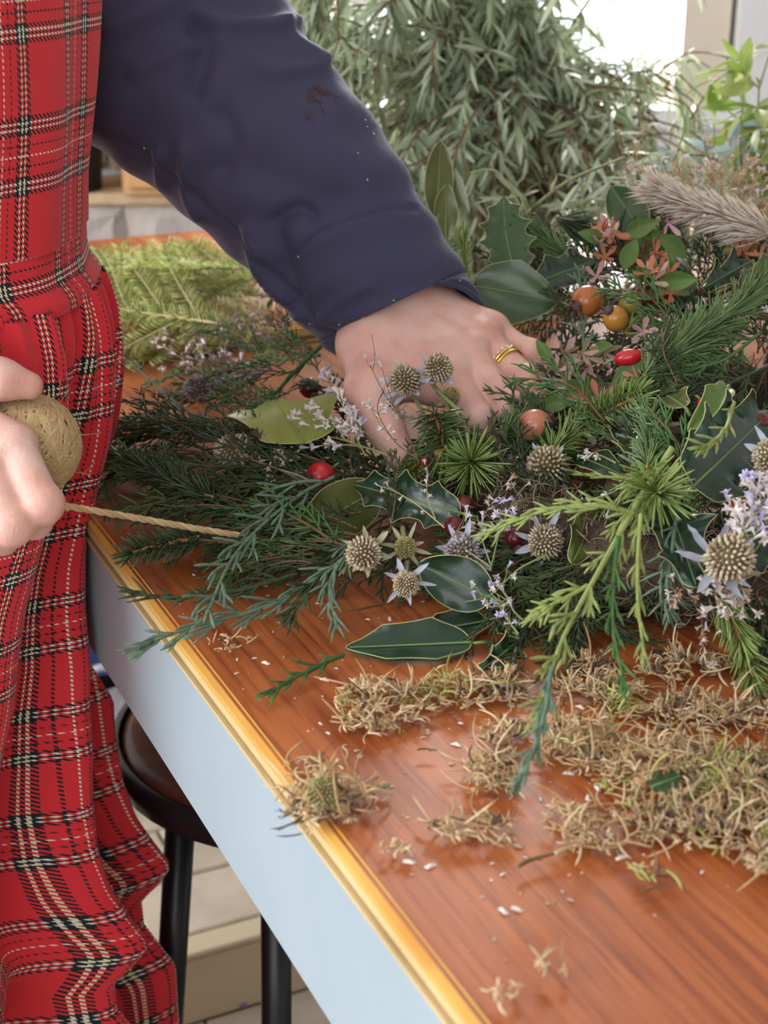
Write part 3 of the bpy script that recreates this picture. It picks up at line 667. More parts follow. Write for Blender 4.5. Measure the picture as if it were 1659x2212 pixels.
# ---- sleeves: sections as left / right outline pixels and a distance
def sleeve(sections, n_len, n_rnd, name, parent, hem_tilt, seed, b_ratio=0.86, wr=1.0):
    rs = np.random.RandomState(seed); S = spline(sections, n_len); G = []
    ridges = [(rs.uniform(.05, .95), rs.uniform(0, 2 * PI), rs.uniform(-1.2, 1.2), rs.uniform(.025, .055), rs.uniform(.35, .9), rs.uniform(.003, .0065) * wr * rs.choice([1, 1, -1])) for _ in range(26)]
    ctr = []
    for i, s in enumerate(S):
        L_, R_ = P(s[0], s[1], s[4]), P(s[2], s[3], s[4]); ctr.append((L_ + R_) / 2)
    ctr = np.array(ctr); tan = np.gradient(ctr, axis=0)
    for i, s in enumerate(S):
        t = i / (n_len - 1); L_, R_ = P(s[0], s[1], s[4]), P(s[2], s[3], s[4]); c = ctr[i]
        e = (R_ - L_) / 2; a = np.linalg.norm(e); ex = e / a; ta = nrm(tan[i]); ez = nrm(np.cross(ex, ta)); ez = ez if ez @ TOCAM > 0 else -ez
        row = []
        for k in range(n_rnd):
            ph = 2 * PI * k / n_rnd; dsp = 0
            for (tt, pp, sl, wd, ln, am) in ridges:
                dp = (ph - pp + PI) % (2 * PI) - PI
                u = (t - tt) - sl * dp * .12; v = dp / ln
                dsp += am * math.exp(-(u / wd) ** 2 - v * v)
            dsp += .0012 * math.sin(9 * t * 6 + 3 * ph) * wr
            dsp -= .0022 * math.exp(-((t - .87) / .006) ** 2) * wr    # stitched cuff line
            ad = abs((ph - PI * .80 + PI) % (2 * PI) - PI); dsp -= .0025 * math.exp(-(ad / .05) ** 2) * wr  # seam groove
            sq = max(0, (t - .8) / .2); ht = hem_tilt * sq * sq
            p = c + ex * (a + dsp) * math.cos(ph) + ez * (a * b_ratio + dsp) * math.sin(ph) - ta * ht * math.sin(ph)
            row.append(p)
        G.append(row)
    return np.array(G)
SEC = [(-190, 60, 250, -420, 1.10), (-20, 200, 440, -250, 1.115), (160, 288, 590, -40, 1.125), (285, 368, 690, 112, 1.133), (400, 464, 768, 208, 1.14), (500, 557, 850, 322, 1.145), (568, 630, 908, 428, 1.15), (640, 694, 966, 520, 1.155), (706, 742, 1014, 598, 1.16), (744, 778, 1042, 660, 1.16)]
G = sleeve(SEC, 190, 160, 'sleeve', person, 0.030, 4)
CREASE = [([(425, 30), (470, 52), (560, 56), (645, 46)], .006, 17), ([(600, 58), (640, 95), (695, 124)], .005, 15), ([(540, 132), (590, 156), (695, 142)], .0035, 18), ([(425, 62), (445, 100), (415, 190)], -.007, 26),
          ([(300, 150), (400, 100), (470, 92)], .004, 22), ([(235, 60), (330, 20), (420, -30)], .006, 26), ([(590, 480), (640, 452), (672, 462)], -.006, 18), ([(540, 495), (556, 560), (575, 600), (650, 680)], .0055, 15), ([(600, 520), (625, 600), (640, 650)], -.005, 20),
          ([(345, 330), (352, 410)], .004, 12), ([(396, 320), (408, 420), (430, 470)], .004, 13), ([(480, 250), (500, 300), (480, 360)], -.004, 24), ([(640, 548), (690, 505), (750, 480), (840, 452), (900, 452)], -.0022, 7), ([(600, 300), (700, 330), (800, 380)], .003, 40), ([(690, 700), (720, 660), (790, 620)], .0025, 14), ([(560, 380), (640, 400), (720, 440)], -.003, 34)]
_q = G.reshape(-1, 3) - CAM; _d = _q @ fw; _px = np.stack([829.5 + F * (_q @ rt) / _d, 1106 - F * (_q @ up) / _d], 1); _n = np.repeat(G.mean(1)[:, None], G.shape[1], 1); _n = (G - _n); _n /= np.linalg.norm(_n, axis=2)[..., None]; _front = np.clip((_n.reshape(-1, 3) @ TOCAM) * 3, 0, 1); _dsp = np.zeros(len(_q))
for pl, am, wd in CREASE:
    pp = spline([(*p,) for p in pl], 24); dd = np.min(np.linalg.norm(_px[:, None] - pp[None], axis=2), 1); _dsp += 1.35 * am * np.exp(-(dd / wd) ** 2)
G = G + (_n.reshape(-1, 3) * (_dsp * _front)[:, None]).reshape(G.shape)
jk = None
m = MB(); m.grid(G, wrap=True)
# rolled hem and lining
last = G[-1]; c = last.mean(0)
inner = [c + (last - c) * k + nrm(G[-4].mean(0) - c) * d for k, d in ((1.0, -.0016), (.975, -.0022), (.955, 0.0), (.94, .03), (.93, .09))]
m.grid([last] + inner, wrap=True, flip=False)
jk = part('jacket_sleeve', m, 'navy_cloth', person, label='navy jacket sleeve rolled to the wrist')
m = MB(); m.tube([last[k] + nrm(last[k] - c) * .0004 for k in list(range(160)) + [0]], .0016, 6, cap=False); part('hem', m, 'navy_cloth', jk)
m = MB(); kk = int(160 * .40); m.tube([G[i][kk] + nrm(G[i][kk] - G[i].mean(0)) * .0006 for i in range(24, 176)], .0008, 5); part('seam', m, 'seam_thread', jk)
m = MB()
for q in range(9):
    i0 = 78 + random.randint(-4, 4); k0 = 22 + random.randint(-4, 5); pts = []
    for z in range(7):
        g = G[i0 + int(z * random.choice([0, .5, 1]))][(k0 + z // 2) % 160]; pts.append(g + nrm(g - G[i0].mean(0)) * .0006)
    m.tube(pts, .00035, 4)
part('rust_mark', m, 'rust_smear', jk, label='rusty smear on the sleeve')
m = MB()
for q in range(16):
    i0 = random.randint(45, 185); k0 = random.randint(4, 74); g = G[i0][k0]; o = nrm(g - G[i0].mean(0)); tdir = nrm(np.cross(o, V(random.random(), random.random(), random.random())))
    m.tube([g + o * .0007, g + o * .0007 + tdir * random.uniform(.0006, .002)], .0005, 4)
part('lint', m, 'petal_white', jk, kind='stuff')
# jacket body and right sleeve (mostly out of the picture)
m = MB(); GG = []
for z, a, b in ((.98, .10, .125), (1.05, .108, .14), (1.12, .112, .155), (1.2, .105, .165), (1.27, .085, .16), (1.31, .06, .10), (1.335, .055, .06)):
    GG.append([(CX - .005 + a * math.cos(t), CY + b * math.sin(t), z) for t in np.linspace(0, 2 * PI, 49)[:-1]])
m.grid(GG, wrap=True, flip=True); part('jacket_body', m, 'navy_cloth', person)
m = MB(); pts = spline([SHR + V(0, 0, .01), (SHR + REL) / 2, REL, (REL + P(-560, 640, .96)) / 2, P(-480, 700, .945)], 40); m.tube(pts, np.linspace(.075, .05, 40), 28, cap=False); part('jacket_sleeve', m, 'navy_cloth', person)

# ---- pinafore
_epy = [-500, 0, 100, 200, 300, 400, 500, 548, 575, 600, 650, 700, 760, 850, 950, 1050, 1100, 1200, 1300, 1400, 1500, 1600, 1700, 1800, 1880, 1940, 1990, 2030, 2065, 2120, 2170, 2212, 2600, 3400]
_epx = [208, 203, 203, 199, 190, 181, 176, 175, 180, 203, 222, 236, 243, 243, 231, 206, 197, 181, 180, 190, 208, 233, 257, 284, 312, 338, 352, 345, 325, 335, 365, 392, 420, 450]
_epx = [x + np.interp(y, [1400, 1500, 1600, 1700, 1800, 1880, 1940, 1990, 2065, 2120, 2212, 2600], [0, -18, -36, -60, -75, -75, -58, -32, -80, -85, -65, -60]) for x, y in zip(_epx, _epy)]
def edgeX(z):
    qu = CY * math.sin(TH) + (z - CAMZ) * math.cos(TH); qf = CY * math.cos(TH) - (z - CAMZ) * math.sin(TH)
    py = 1106 - F * qu / qf; return (np.interp(py, _epy, _epx) - 829.5) / F * qf, py
PER = 0.088
def ring_rows(zs, afun, bfun, fold, uper, v_off=0.0, wrapn=360):
    G, UV = [], []; vacc = 0; prev = None
    for z in zs:
        ex, py = edgeX(z); a, b = afun(z), bfun(z); row = []
        es = np.mean([edgeX(z + q)[0] for q in np.linspace(-.12, .12, 9)]) if z < .62 else ex; ext = ex - es; cx = es - a
        for k in range(wrapn + 1):
            ph = 2 * PI * k / wrapn - PI
            d = fold(z, ph); ca, sa = math.cos(ph), math.sin(ph)
            nx_, ny_ = ca / a, sa / b; nn = math.hypot(nx_, ny_)
            p = np.array([cx + a * ca + ext * max(0, ca) ** 1.5 + d * nx_ / nn, CY + b * sa + d * ny_ / nn, z])
            if 0.30 < z < 0.80:
                q = (p - EA) @ EN; lim = -.006 + max(0, (.63 - z)) * .45 + max(0, z - .752) * 1.2
                if q > lim: p = p - EN * (q - lim)
            row.append(p); UV.append((ph * uper / PER, (z + v_off) / PER))
        G.append(row)
    return np.array(G), UV
def waistz(ph): return 0.0
rs = np.random.RandomState(8); FP = rs.uniform(0, 6.28, 12)
def tri(x, sharp=2.0):   # soft pleat profile
    s = math.sin(x); return math.copysign(abs(s) ** (1 / sharp), s)
def fold_skirt(z, ph):
    h = .93 - z
    A = .0045 + .012 * sstep(0, .12, h) + .024 * sstep(.12, .6, h)
    w = ph + .10 * math.sin(2.3 * ph + FP[0]) + .05 * math.sin(7 * z + FP[1]) + .06 * math.sin(5 * ph + FP[2])
    big = tri(11 * w + FP[3] + 1.2 * h, 1.35); med = math.sin(19 * w + FP[4] - 1.5 * h)
    fine = math.sin(46 * w + FP[5]) * max(0, 1 - h / .16)
    hol = -.045 * sstep(.12, .5, h) * math.exp(-((ph + .62) / .42) ** 2)
    return A * (.62 * big + .30 * med) + .0042 * fine - A * .35 + hol
def fold_bib(z, ph):
    return .0022 * math.sin(7 * ph + FP[6] + 9 * z) + .0014 * math.sin(13 * ph + FP[7] - 14 * z) + .0016 * math.sin(22 * z + 2 * ph)
zs = np.concatenate([np.linspace(.918, .78, 34), np.linspace(.772, .30, 60), np.linspace(.29, .02, 20)])
aS = lambda z: np.interp(z, [0, .4, .75, .86, .92], [.26, .21, .155, .125, .108]); bS = lambda z: np.interp(z, [0, .4, .75, .86, .92], [.27, .23, .175, .155, .138])
G, UV = ring_rows(zs, aS, bS, fold_skirt, .205)
m = MB(); m.grid(G, flip=True); m.uv = UV
dress = part('pinafore_skirt', m, 'tartan_cloth', person, label='gathered red tartan skirt')
m = MB(); hemrow = G[-1]; m.tube(hemrow, .003, 6, cap=False); m.uv = [(u * .05, .2) for u in range(m.n)]; part('hem', m, 'tartan_cloth', dress)
aB = lambda z: np.interp(z, [.90, .96, 1.1, 1.3], [.108, .110, .122, .12]); bB = lambda z: np.interp(z, [.90, .96, 1.1, 1.3], [.138, .140, .158, .165])
G, UV = ring_rows(np.linspace(1.24, .952, 44), aB, bB, fold_bib, .150, .013)
m = MB(); m.grid(G, flip=True); m.uv = UV; part('pinafore_bodice', m, 'tartan_cloth', person)
G, UV = ring_rows(np.linspace(.955, .912, 12), lambda z: aB(z) + .003, lambda z: bB(z) + .003, lambda z, p: fold_bib(z, p) * .6 - .0022 * (abs((z - .9335) / .0215) ** 6), .132, -.0114)
m = MB(); m.grid(G, flip=True); m.uv = UV; part('waistband', m, 'tartan_cloth', person)
# rings
rj = LF['ring']; rc = rj[0] * .42 + rj[1] * .58; rax = nrm(rj[1] - rj[0])
e1 = nrm(np.cross(rax, UZ)); e2 = np.cross(rax, e1)
ringt = thing('wedding_ring', 'pair of gold rings, one set with small stones, on the reaching hand', 'ring', rc)
for off, mat, nm in ((.0, 'gold', 'band'), (-.0030, 'gold', 'band')):
    m = MB(); m.tube([rc + rax * off + (e1 * math.cos(t) + e2 * math.sin(t)) * .01275 for t in np.linspace(0, 2 * PI, 41)], .0013, 8, cap=False); part(nm, m, mat, ringt)
m = MB()
for q in range(7):
    t = math.radians(-60 + 20 * q); dd_ = nrm(TOCAM * math.cos(t) + np.cross(rax, TOCAM) * math.sin(t)); dd_ = nrm(dd_ - rax * (dd_ @ rax)); m.ball(rc - rax * .0052 + dd_ * .0135, .0013, 6, 5)
part('stones', m, 'silver_gem', ringt, kind='stuff')

# ---- twine
bcn = P(62, 962, .905); BR = .0305
tw = thing('twine_ball', 'ball of tan jute twine held in the hand, strand running to the wreath', 'twine', bcn - UZ * BR)
m = MB(); m.ball(bcn, BR * .93, 28, 18, scale=(1, 1, 1.06))
part('core', m, 'jute', tw)
m = MB(); rs = np.random.RandomState(3)
for q in range(150):
    axd = nrm(nrm((V(.55, -.25, .55), V(-.5, -.2, .7), V(.9, .1, .2), V(.2, -.8, .5))[q % 4]) + rs.normal(0, .22, 3)); e1 = nrm(np.cross(axd, V(.3, .9, .1))); e2 = np.cross(axd, e1); off = rs.uniform(-.93, .93); rr = math.sqrt(max(0, 1 - off * off)) * BR
    m.tube([bcn + axd * off * BR + (e1 * math.cos(t) + e2 * math.sin(t)) * (rr * (1 + .006 * rs.randn())) for t in np.linspace(0, 2 * PI, 49)], .0011, 4, tone=rs.uniform(.15, .95), cap=False)
part('windings', m, 'jute', tw, kind='stuff')
m = MB()
for q in range(60):
    dv = nrm(rs.normal(0, 1, 3)); p0 = bcn + dv * BR; m.tube([p0, p0 + dv * .003 + rs.normal(0, .003, 3), p0 + dv * .005 + rs.normal(0, .006, 3)], .00018, 3, tone=.9)
part('fibres', m, 'jute', tw, kind='stuff')
path = spline([P(60, 1078, .895), P(137, 1092, .885), P(300, 1120, .925), P(450, 1146, .955), P(580, 1166, .975), P(700, 1186, .99)], 120)
for ply in range(3):
    m = MB(); pts = []
    tn = np.gradient(path, axis=0)
    for i, p in enumerate(path):
        t = nrm(tn[i]); a = nrm(np.cross(t, UZ)); b = np.cross(t, a); an = i * .62 + ply * 2 * PI / 3; pts.append(p + (a * math.cos(an) + b * math.sin(an)) * .00105)
    m.tube(pts, .00125, 6, tone=.35 + .25 * ply); part('strand', m, 'jute', tw)

# ================================================================ GREENERY
MB.rest = True
RS = np.random.RandomState(21)
# ---- holly -----------------------------------------------------------------
def holly(base, tip, width, label, top='holly_top', roll=0.0, spines=4, wave=0.10, curl=0.08, fold=0.10, depth=0.42, sweep=0.0, petiole=0.12, margin='leaf_margin', name='holly_leaf', group=None, nrm_hint=None, endw=0.5, cat='leaf'):
    """base, tip: 3D ends; width: full width in metres; roll turns the blade about its midrib"""
    base, tip = np.asarray(base), np.asarray(tip); L = np.linalg.norm(tip - base); x = (tip - base) / L
    n0 = TOCAM + UZ * .25 if nrm_hint is None else np.asarray(nrm_hint); z = nrm(n0 - x * (n0 @ x)); y = np.cross(z, x)
    z, y = z * math.cos(roll) + y * math.sin(roll), y * math.cos(roll) - z * math.sin(roll)
    ns, nt_ = 64, 11; G = np.zeros((ns, nt_, 3)); 
    for i in range(ns):
        s = i / (ns - 1)
        prof = (math.sin(PI * min(1, s ** .82)) ** .62) if 0 < s < 1 else 0
        prof = prof * (1 - s * .0) + .02 * (1 - s)
        if spines:
            cfr = abs(2 * ((s * (spines + .5) + .25) % 1) - 1); e = 1 - depth * (1 - cfr ** 2.6) * min(1, s * 4); sg = math.cos(PI * (s * (spines + .5) + .25) * 1.0 * 2)
        else: e = 1; sg = math.cos(8 * s)
        hw = width / 2 * prof * e * 1.12
        for j in range(nt_):
            t = -1 + 2 * j / (nt_ - 1)
            zz = fold * width * abs(t) ** 1.3 * prof + wave * width * sg * abs(t) ** 3 * min(1, s * 5) - curl * L * (s * s * 1.3 - .3 * s) + .010 * width * math.sin(9 * t + 7 * s)
            G[i, j] = base + x * (s * L) + y * (hw * t + sweep * L * math.sin(PI * s)) + z * zz
    G = ease(G, .0012)
    o = thing(name, label, cat, base, group)
    m = MB(); m.grid(G, mi=0); n_ = np.cross(np.gradient(G, axis=0), np.gradient(G, axis=1)); n_ /= (np.linalg.norm(n_, axis=2)[..., None] + 1e-9); sgn = 1 if (n_[ns // 2, nt_ // 2] @ z) > 0 else -1
    m.grid(G - n_ * sgn * .0004, mi=1, flip=True)
    part('blade', m, [top, 'holly_under'], o)
    m = MB()
    for j in (0, nt_ - 1): m.tube(G[:, j] , np.r_[np.full(ns - 3, .0003), .00035, .0003, .00015], 4)
    part('margin', m, margin, o)
    m = MB(); mid = G[:, nt_ // 2] + z * .0002; m.tube(mid[:-2], np.linspace(.0008, .0003, ns - 2), 5)
    if petiole: m.tube([base - x * petiole * L - z * .004, base - x * petiole * .5 * L, base + x * .01 * L], [.0013, .0011, .0009], 6)
    part('midrib', m, 'leaf_rib', o)
    return o
def ppm(p): return F / ((np.asarray(p) - CAM) @ fw)      # pixels per metre at a point
def HL(bx, by, tx, ty, wpx, label, off=0.02, off2=None, **k):
    b = W(bx, by, off); t = W(tx, ty, off if off2 is None else off2); return holly(b, t, wpx / ppm((b + t) / 2), label, **k)

HL(1018, 1392, 748, 1404, 118, 'broad dark glossy holly leaf lying flat on the table in front of the wreath', .012, .006, spines=2, depth=.12, roll=-.25, wave=.03, fold=.06, petiole=.16, endw=.6)
HL(1050, 1345, 905, 1372, 84, 'dark holly leaf tucked behind the broad leaf lying on the table', .004, .004, spines=2, depth=.15, wave=.03)
HL(1062, 1292, 903, 1219, 102, 'smooth dark oval holly leaf below the sea holly heads, pointing up and left', .03, .04, spines=0, fold=.10, roll=.25)
HL(995, 1108, 750, 1042, 112, 'long spiny dark holly leaf under the pale statice, in front of the thumb', .03, .035, spines=3, depth=.40, roll=.2)
HL(1210, 1018, 1076, 924, 122, 'dark pointed holly leaf behind the largest sea holly head, below the salmon hip', .03, .03, spines=1, depth=.3, fold=.16)
HL(1235, 985, 1348, 1012, 66, 'small shiny dark holly leaf pointing at the yellow-green spruce tuft', .02, .03, spines=1, depth=.2)
HL(1498, 1050, 1690, 868, 215, 'large dark glossy holly leaf with pale midrib above the statice spike', .05, .055, spines=4, depth=.34, wave=.14, fold=.05, roll=-.1)
HL(1442, 1092, 1508, 1258, 165, 'dark spiny holly leaf pointing down beside the pale sea holly head', .03, .045, spines=2, depth=.45, wave=.10, roll=.15)
HL(1300, 1085, 1246, 1206, 98, 'olive holly leaf showing its dull underside behind the yellow-green cypress', .02, .03, top='holly_olive', spines=2, depth=.3, roll=.2)
HL(655, 958, 585, 832, 230, 'lime-green spiny holly leaf standing beside the white statice', .075, .085, top='holly_lime', spines=1, depth=.35, wave=.05, roll=-.2, fold=.05, petiole=0)
HL(628, 920, 712, 930, 62, 'very dark holly leaf under the lime-green leaf', .01, .01, spines=2, depth=.3)
HL(1022, 618, 1204, 648, 128, 'broad matt green leaf beside the jacket cuff', .03, .03, top='holly_mid', spines=1, depth=.10, roll=-.2, fold=.03, wave=.02)
HL(1112, 592, 1089, 418, 118, 'upright dark spiny holly leaf with a brown tip above the broad matt leaf', .02, .03, top='holly_mid', spines=4, depth=.34, wave=.05, fold=.06, sweep=.04)
HL(1162, 612, 1288, 556, 92, 'dark holly leaf with a dull brown sheen behind the broad matt leaf', .015, .015, spines=2, depth=.22, roll=.25)
HL(1388, 505, 1318, 400, 74, 'upright green leaf at the back of the wreath below the curling tendril', .02, .03, top='holly_mid', spines=0, roll=.3)
HL(1622, 566, 1530, 612, 88, 'dark curled spiny holly leaf beside the coral flowers at the wreath back', .03, .05, spines=2, depth=.5, wave=.2)
HL(1700, 570, 1590, 640, 88, 'olive-green holly leaf behind the long spruce sprig', .02, .03, top='holly_olive', spines=2, depth=.3)
HL(1570, 838, 1498, 918, 66, 'light green rolled leaf standing out above the largest dark holly leaf', .07, .07, top='holly_light', spines=1, depth=.35, fold=.4, wave=.1)
HL(1478, 880, 1402, 825, 74, 'olive holly leaf edged in yellow among the cypress above the spruce tuft', .03, .04, top='holly_olive', spines=2, depth=.4)
HL(1402, 1000, 1338, 934, 84, 'curled olive holly leaf edged in yellow left of the yellow-green spruce tuft', .01, .02, top='holly_olive', spines=1, depth=.4, wave=.2)
HL(1492, 628, 1446, 528, 52, 'narrow smooth pale green leaf behind the red hip', .02, .02, top='holly_mid', spines=0, roll=-.4)
HL(1600, 545, 1540, 505, 58, 'yellow-green curled leaf below the grass plume', .015, .02, top='holly_light', spines=0, wave=.15)
HL(1650, 540, 1592, 520, 60, 'yellow-green rounded leaf under the stalk of the grass plume', .012, .015, top='holly_light', spines=0, wave=.10)
HL(1118, 1388, 1048, 1452, 84, 'dark teal curled holly leaf at the foot of the wreath', .02, .01, spines=2, depth=.45, wave=.2, roll=.3)
HL(1120, 1378, 1050, 1318, 64, 'dark teal curled holly leaf above the one at the wreath foot', .015, .02, spines=2, depth=.45, wave=.2, roll=-.3)
HL(812, 1062, 648, 1150, 108, 'large dull olive leaf half hidden under blue-green cypress', .005, .008, top='holly_olive', spines=0, roll=.15)
HL(1660, 1150, 1590, 1245, 92, 'dark leaf behind the pale sea holly head with lilac bracts', .0, .01, spines=2, depth=.2)
HL(1375, 918, 1452, 862, 82, 'dark holly leaf under the rolled light green leaf', .015, .02, spines=2, depth=.3)
HL(1330, 900, 1400, 985, 92, 'dark shaded holly leaf between spruce tip and yellow-edged leaf', .0, .0, spines=2, depth=.3)

# ---- sea holly ----------------------------------------------------------------
def sea_holly(c, r, ax, label, stem_to=None, floret='thistle_floret', nb=7, bract='bract_lilac', blen=1.5, elong=1.15, seed=0, group=None, spiky=1.0, stem='stem_green'):
    rs = np.random.RandomState(seed + 50); c = np.asarray(c); ax = nrm(ax); e1 = nrm(np.cross(ax, V(.31, .2, .9))); e2 = np.cross(ax, e1)
    o = thing('sea_holly', label, 'flower', c - ax * r, group)
    m = MB(); m.ball(c, r * .80, 14, 10, axes=[e1, e2, ax], scale=(1, 1, elong)); hd = part('head', m, 'thistle_core', o)
    m = MB(); N_ = 170
    for i in range(N_):
        zz = 1 - 1.75 * (i + .5) / N_; rr = math.sqrt(max(0, 1 - zz * zz)); an = i * 2.39996
        dv = e1 * rr * math.cos(an) + e2 * rr * math.sin(an) + ax * zz * elong; dn = nrm(dv); p = c + dv * r * .78
        h = r * .30 * rs.uniform(.75, 1.25); w = r * .088
        m.tube([p, p + dn * h * .62, p + dn * h * .9, p + dn * h * (1.35 if rs.rand() < .35 * spiky else 1.0)], [w * .8, w * 1.05, w * .7, w * .1], 5, tone=rs.uniform(0, 1))
    part('florets', m, floret, hd, kind='stuff')
    for b in range(nb):
        an = 2 * PI * (b + rs.uniform(-.25, .25)) / nb; out = e1 * math.cos(an) + e2 * math.sin(an); L = r * blen * rs.uniform(.75, 1.2); w = r * .20 * rs.uniform(.8, 1.2)
        root = c - ax * r * .72 * elong + out * r * .45; dr_ = nrm(out + ax * rs.uniform(-.35, .45)); side = nrm(np.cross(dr_, ax)); nr = np.cross(side, dr_)
        m = MB(); G = []
        for i in range(9):
            s = i / 8; ww = w * (math.sin(PI * (s * .86 + .14)) ** .8) * (1 if s < .98 else .1); q = root + dr_ * L * s + ax * (L * .22 * s * s * rs.uniform(.6, 1.2))
            G.append([q - side * ww + nr * ww * .25, q, q + side * ww + nr * ww * .25])
        G = ease(G, .0008); m.grid(G); G2 = np.array(G) - nr * r * .02; m.grid(G2, flip=True); part('bract', m, bract, o)
    if stem_to is not None:
        m = MB(); st_ = c - ax * r * .7; m.tube(spline([st_, st_ - ax * r * .8, (st_ - ax * r + np.asarray(stem_to)) / 2, stem_to], 14), .0016, 6); part('stem', m, stem, o)
    return o
def SH(x, y, rp, dx, dy, dz, label, sx=None, sy=None, off=.04, **k):
    c = W(x, y, off); r = rp / ppm(c)
    return sea_holly(c, r, dirv(dx, dy, dz), label, None if sx is None else W(sx, sy, off - .03), seed=int(x), **k)
SH(875, 822, 32, -.3, -.5, .8, 'brown sea holly head beside the knuckles, left one of the pair', 915, 892, .092, elong=1.05)
SH(945, 795, 30, .2, -.7, .65, 'brown sea holly head in front of the knuckles, higher one of the pair', 1010, 905, .105, elong=1.05)
SH(973, 857, 19, .3, -.4, .8, 'tiny green sea holly bud below the pair before the knuckles', 1016, 935, .07, floret='thistle_floret_green', bract='bract_tan', blen=1.2)
SH(1182, 1007, 42, -.05, -.45, .88, 'largest sea holly head, domed and purplish on top, in front of a dark holly leaf', 1195, 1080, .06, floret='thistle_floret', elong=1.2)
SH(785, 1195, 36, -.35, .15, .9, 'tan sea holly head with papery bracts beside the twine end', 830, 1150, .05, bract='bract_tan', nb=6)
SH(876, 1182, 22, 0, 0, 1, 'small greenish sea holly head with star-like bracts', 870, 1140, .05, floret='thistle_floret_green', bract='bract_tan', nb=8, blen=2.0)
SH(1000, 1195, 38, -.1, .1, .95, 'dark purplish sea holly head above the smooth oval leaf', 1040, 1150, .035, floret='thistle_floret_purple', nb=9)
SH(877, 1262, 27, 0, .2, .95, 'low sea holly head with lilac bracts hanging over bare table', 880, 1215, .05, nb=6, blen=1.9)
SH(1178, 1170, 36, .1, -.1, .95, 'sea holly head half behind the yellow-green cypress branch', 1190, 1120, .035, nb=8)
SH(1575, 1205, 50, .35, -.3, .85, 'pale sea holly head with long lilac bracts beside the statice spike', 1640, 1240, .06, nb=7, blen=1.6)
SH(507, 972, 34, -.95, .05, .25, 'oblong tan sea holly head lying sideways over cypress on the near side', 570, 965, .07, nb=4, elong=1.35, blen=1.0)
SH(428, 838, 28, -.8, .35, .4, 'grey sea holly head at the end of a bare lilac stem', 580, 800, .055, floret='thistle_floret_purple', nb=4, blen=1.0, stem='stem_lilac', bract='bract_tan')
SH(1128, 1102, 22, -.2, 0, .9, 'small sea holly head under the tip of the yellow-green cypress', 1150, 1080, .03, bract='bract_tan')
SH(1668, 988, 40, -.4, 0, .85, 'sea holly head beside the large glossy holly leaf and the statice spike', 1690, 1040, .05)
sea_holly(T(697, 1715, .764), .0068, nrm(V(-.1, -.1, 1)), 'small pointed sea holly head lying in moss on the table edge', floret='thistle_floret_green', nb=6, bract='calyx', elong=1.5, seed=9, blen=1.3)

# ---- hips ---------------------------------------------------------------------
def hip(x, y, rp, dx, dy, dz, mat, label, off=.055, elong=1.0, calyx=1.0):
    c = W(x, y, off); r = rp / ppm(c); ax = dirv(dx, dy, dz); e1 = nrm(np.cross(ax, V(.3, .2, .9))); e2 = np.cross(ax, e1)
    o = thing('rose_hip', label, 'rose hip', c - UZ * r); m = MB(); G = []
    for t in np.linspace(0.02, PI - .02, 17):
        rr = math.sin(t) ** .85; z = -math.cos(t) * elong
        G.append([c + (e1 * math.cos(a) + e2 * math.sin(a)) * r * rr + ax * r * z for a in np.linspace(0, 2 * PI, 25)[:-1]])
    m.grid(G, wrap=True, flip=True); part('fruit', m, mat, o)
    m = MB(); tp = c + ax * r * elong * .97
    m.tube([tp - ax * r * .1, tp + ax * r * .10 * calyx, tp + ax * r * .24 * calyx], [r * .40, r * .36, r * .42], 10)
    for k in range(5):
        a = k * 1.2566; d_ = e1 * math.cos(a) + e2 * math.sin(a); p = tp + ax * r * .15 + d_ * r * .3; m.tube([p, p + d_ * r * .25 + ax * r * .2, p + d_ * r * .35 + ax * r * .42], [r * .12, r * .08, r * .02], 4)
    part('calyx', m, 'calyx', o)
    m = MB(); bt = c - ax * r * elong; m.tube([bt + ax * r * .05, bt - ax * r * .6, bt - ax * r * 1.3 - UZ * r * .4], .0009, 5); part('stalk', m, 'stem_green', o)
hip(1268, 650, 34, -.5, .3, .4, 'hip_orange', 'orange-brown rose hip between the broad matt leaf and the amber hip')
hip(1330, 688, 28, -.6, -.5, .6, 'hip_amber', 'amber rose hip with its dried calyx turned to the orange-brown one')
hip(1362, 655, 27, -.9, -.3, 0, 'hip_olive', 'olive-yellow rose hip just above the amber one')
hip(1430, 616, 34, .2, .6, -.2, 'hip_red', 'bright red round rose hip under a small green leaf')
hip(1396, 638, 29, .3, .6, -.3, 'hip_dark', 'dark red rose hip beside the bright red round one')
hip(1358, 772, 18, .95, -.15, .2, 'hip_red', 'bright red slim hip pointing away from the cream flowers', elong=1.7)
hip(1480, 738, 18, -.95, .2, .2, 'hip_red', 'red slim hip lying under the long spruce sprig', elong=1.8)
hip(1155, 920, 37, .75, -.1, .55, 'hip_salmon', 'salmon-pink rose hip with an open dark calyx beside the fingers', off=.05)
hip(958, 985, 28, -.85, .15, .45, 'hip_olive', 'olive hip with a large dark calyx above the spruce rosette', off=.05)
hip(917, 998, 11, .2, .2, .9, 'hip_red', 'tiny bright red berry beside the olive hip', off=.045)
hip(692, 1030, 32, -.7, .55, .3, 'hip_red', 'red rose hip half covered by blue-green cypress', off=.012)
hip(536, 988, 30, .6, .4, 0, 'hip_dark', 'dark red hip behind the oblong sea holly head', off=.012)
hip(1003, 1090, 21, .2, .3, .8, 'hip_dark', 'glossy dark red hip at the end of the long spiny leaf', off=.035)
hip(982, 1138, 23, .2, .5, .3, 'hip_dark', 'dark red hip just below the glossy one by the long spiny leaf', off=.02)
hip(1112, 1162, 22, .2, .5, .2, 'hip_dark', 'dark red hip left of the sea holly behind yellow-green cypress', off=.02)
hip(668, 838, 22, .2, .3, .2, 'hip_dark', 'dark red hip in shade above the lime-green leaf', off=.004)
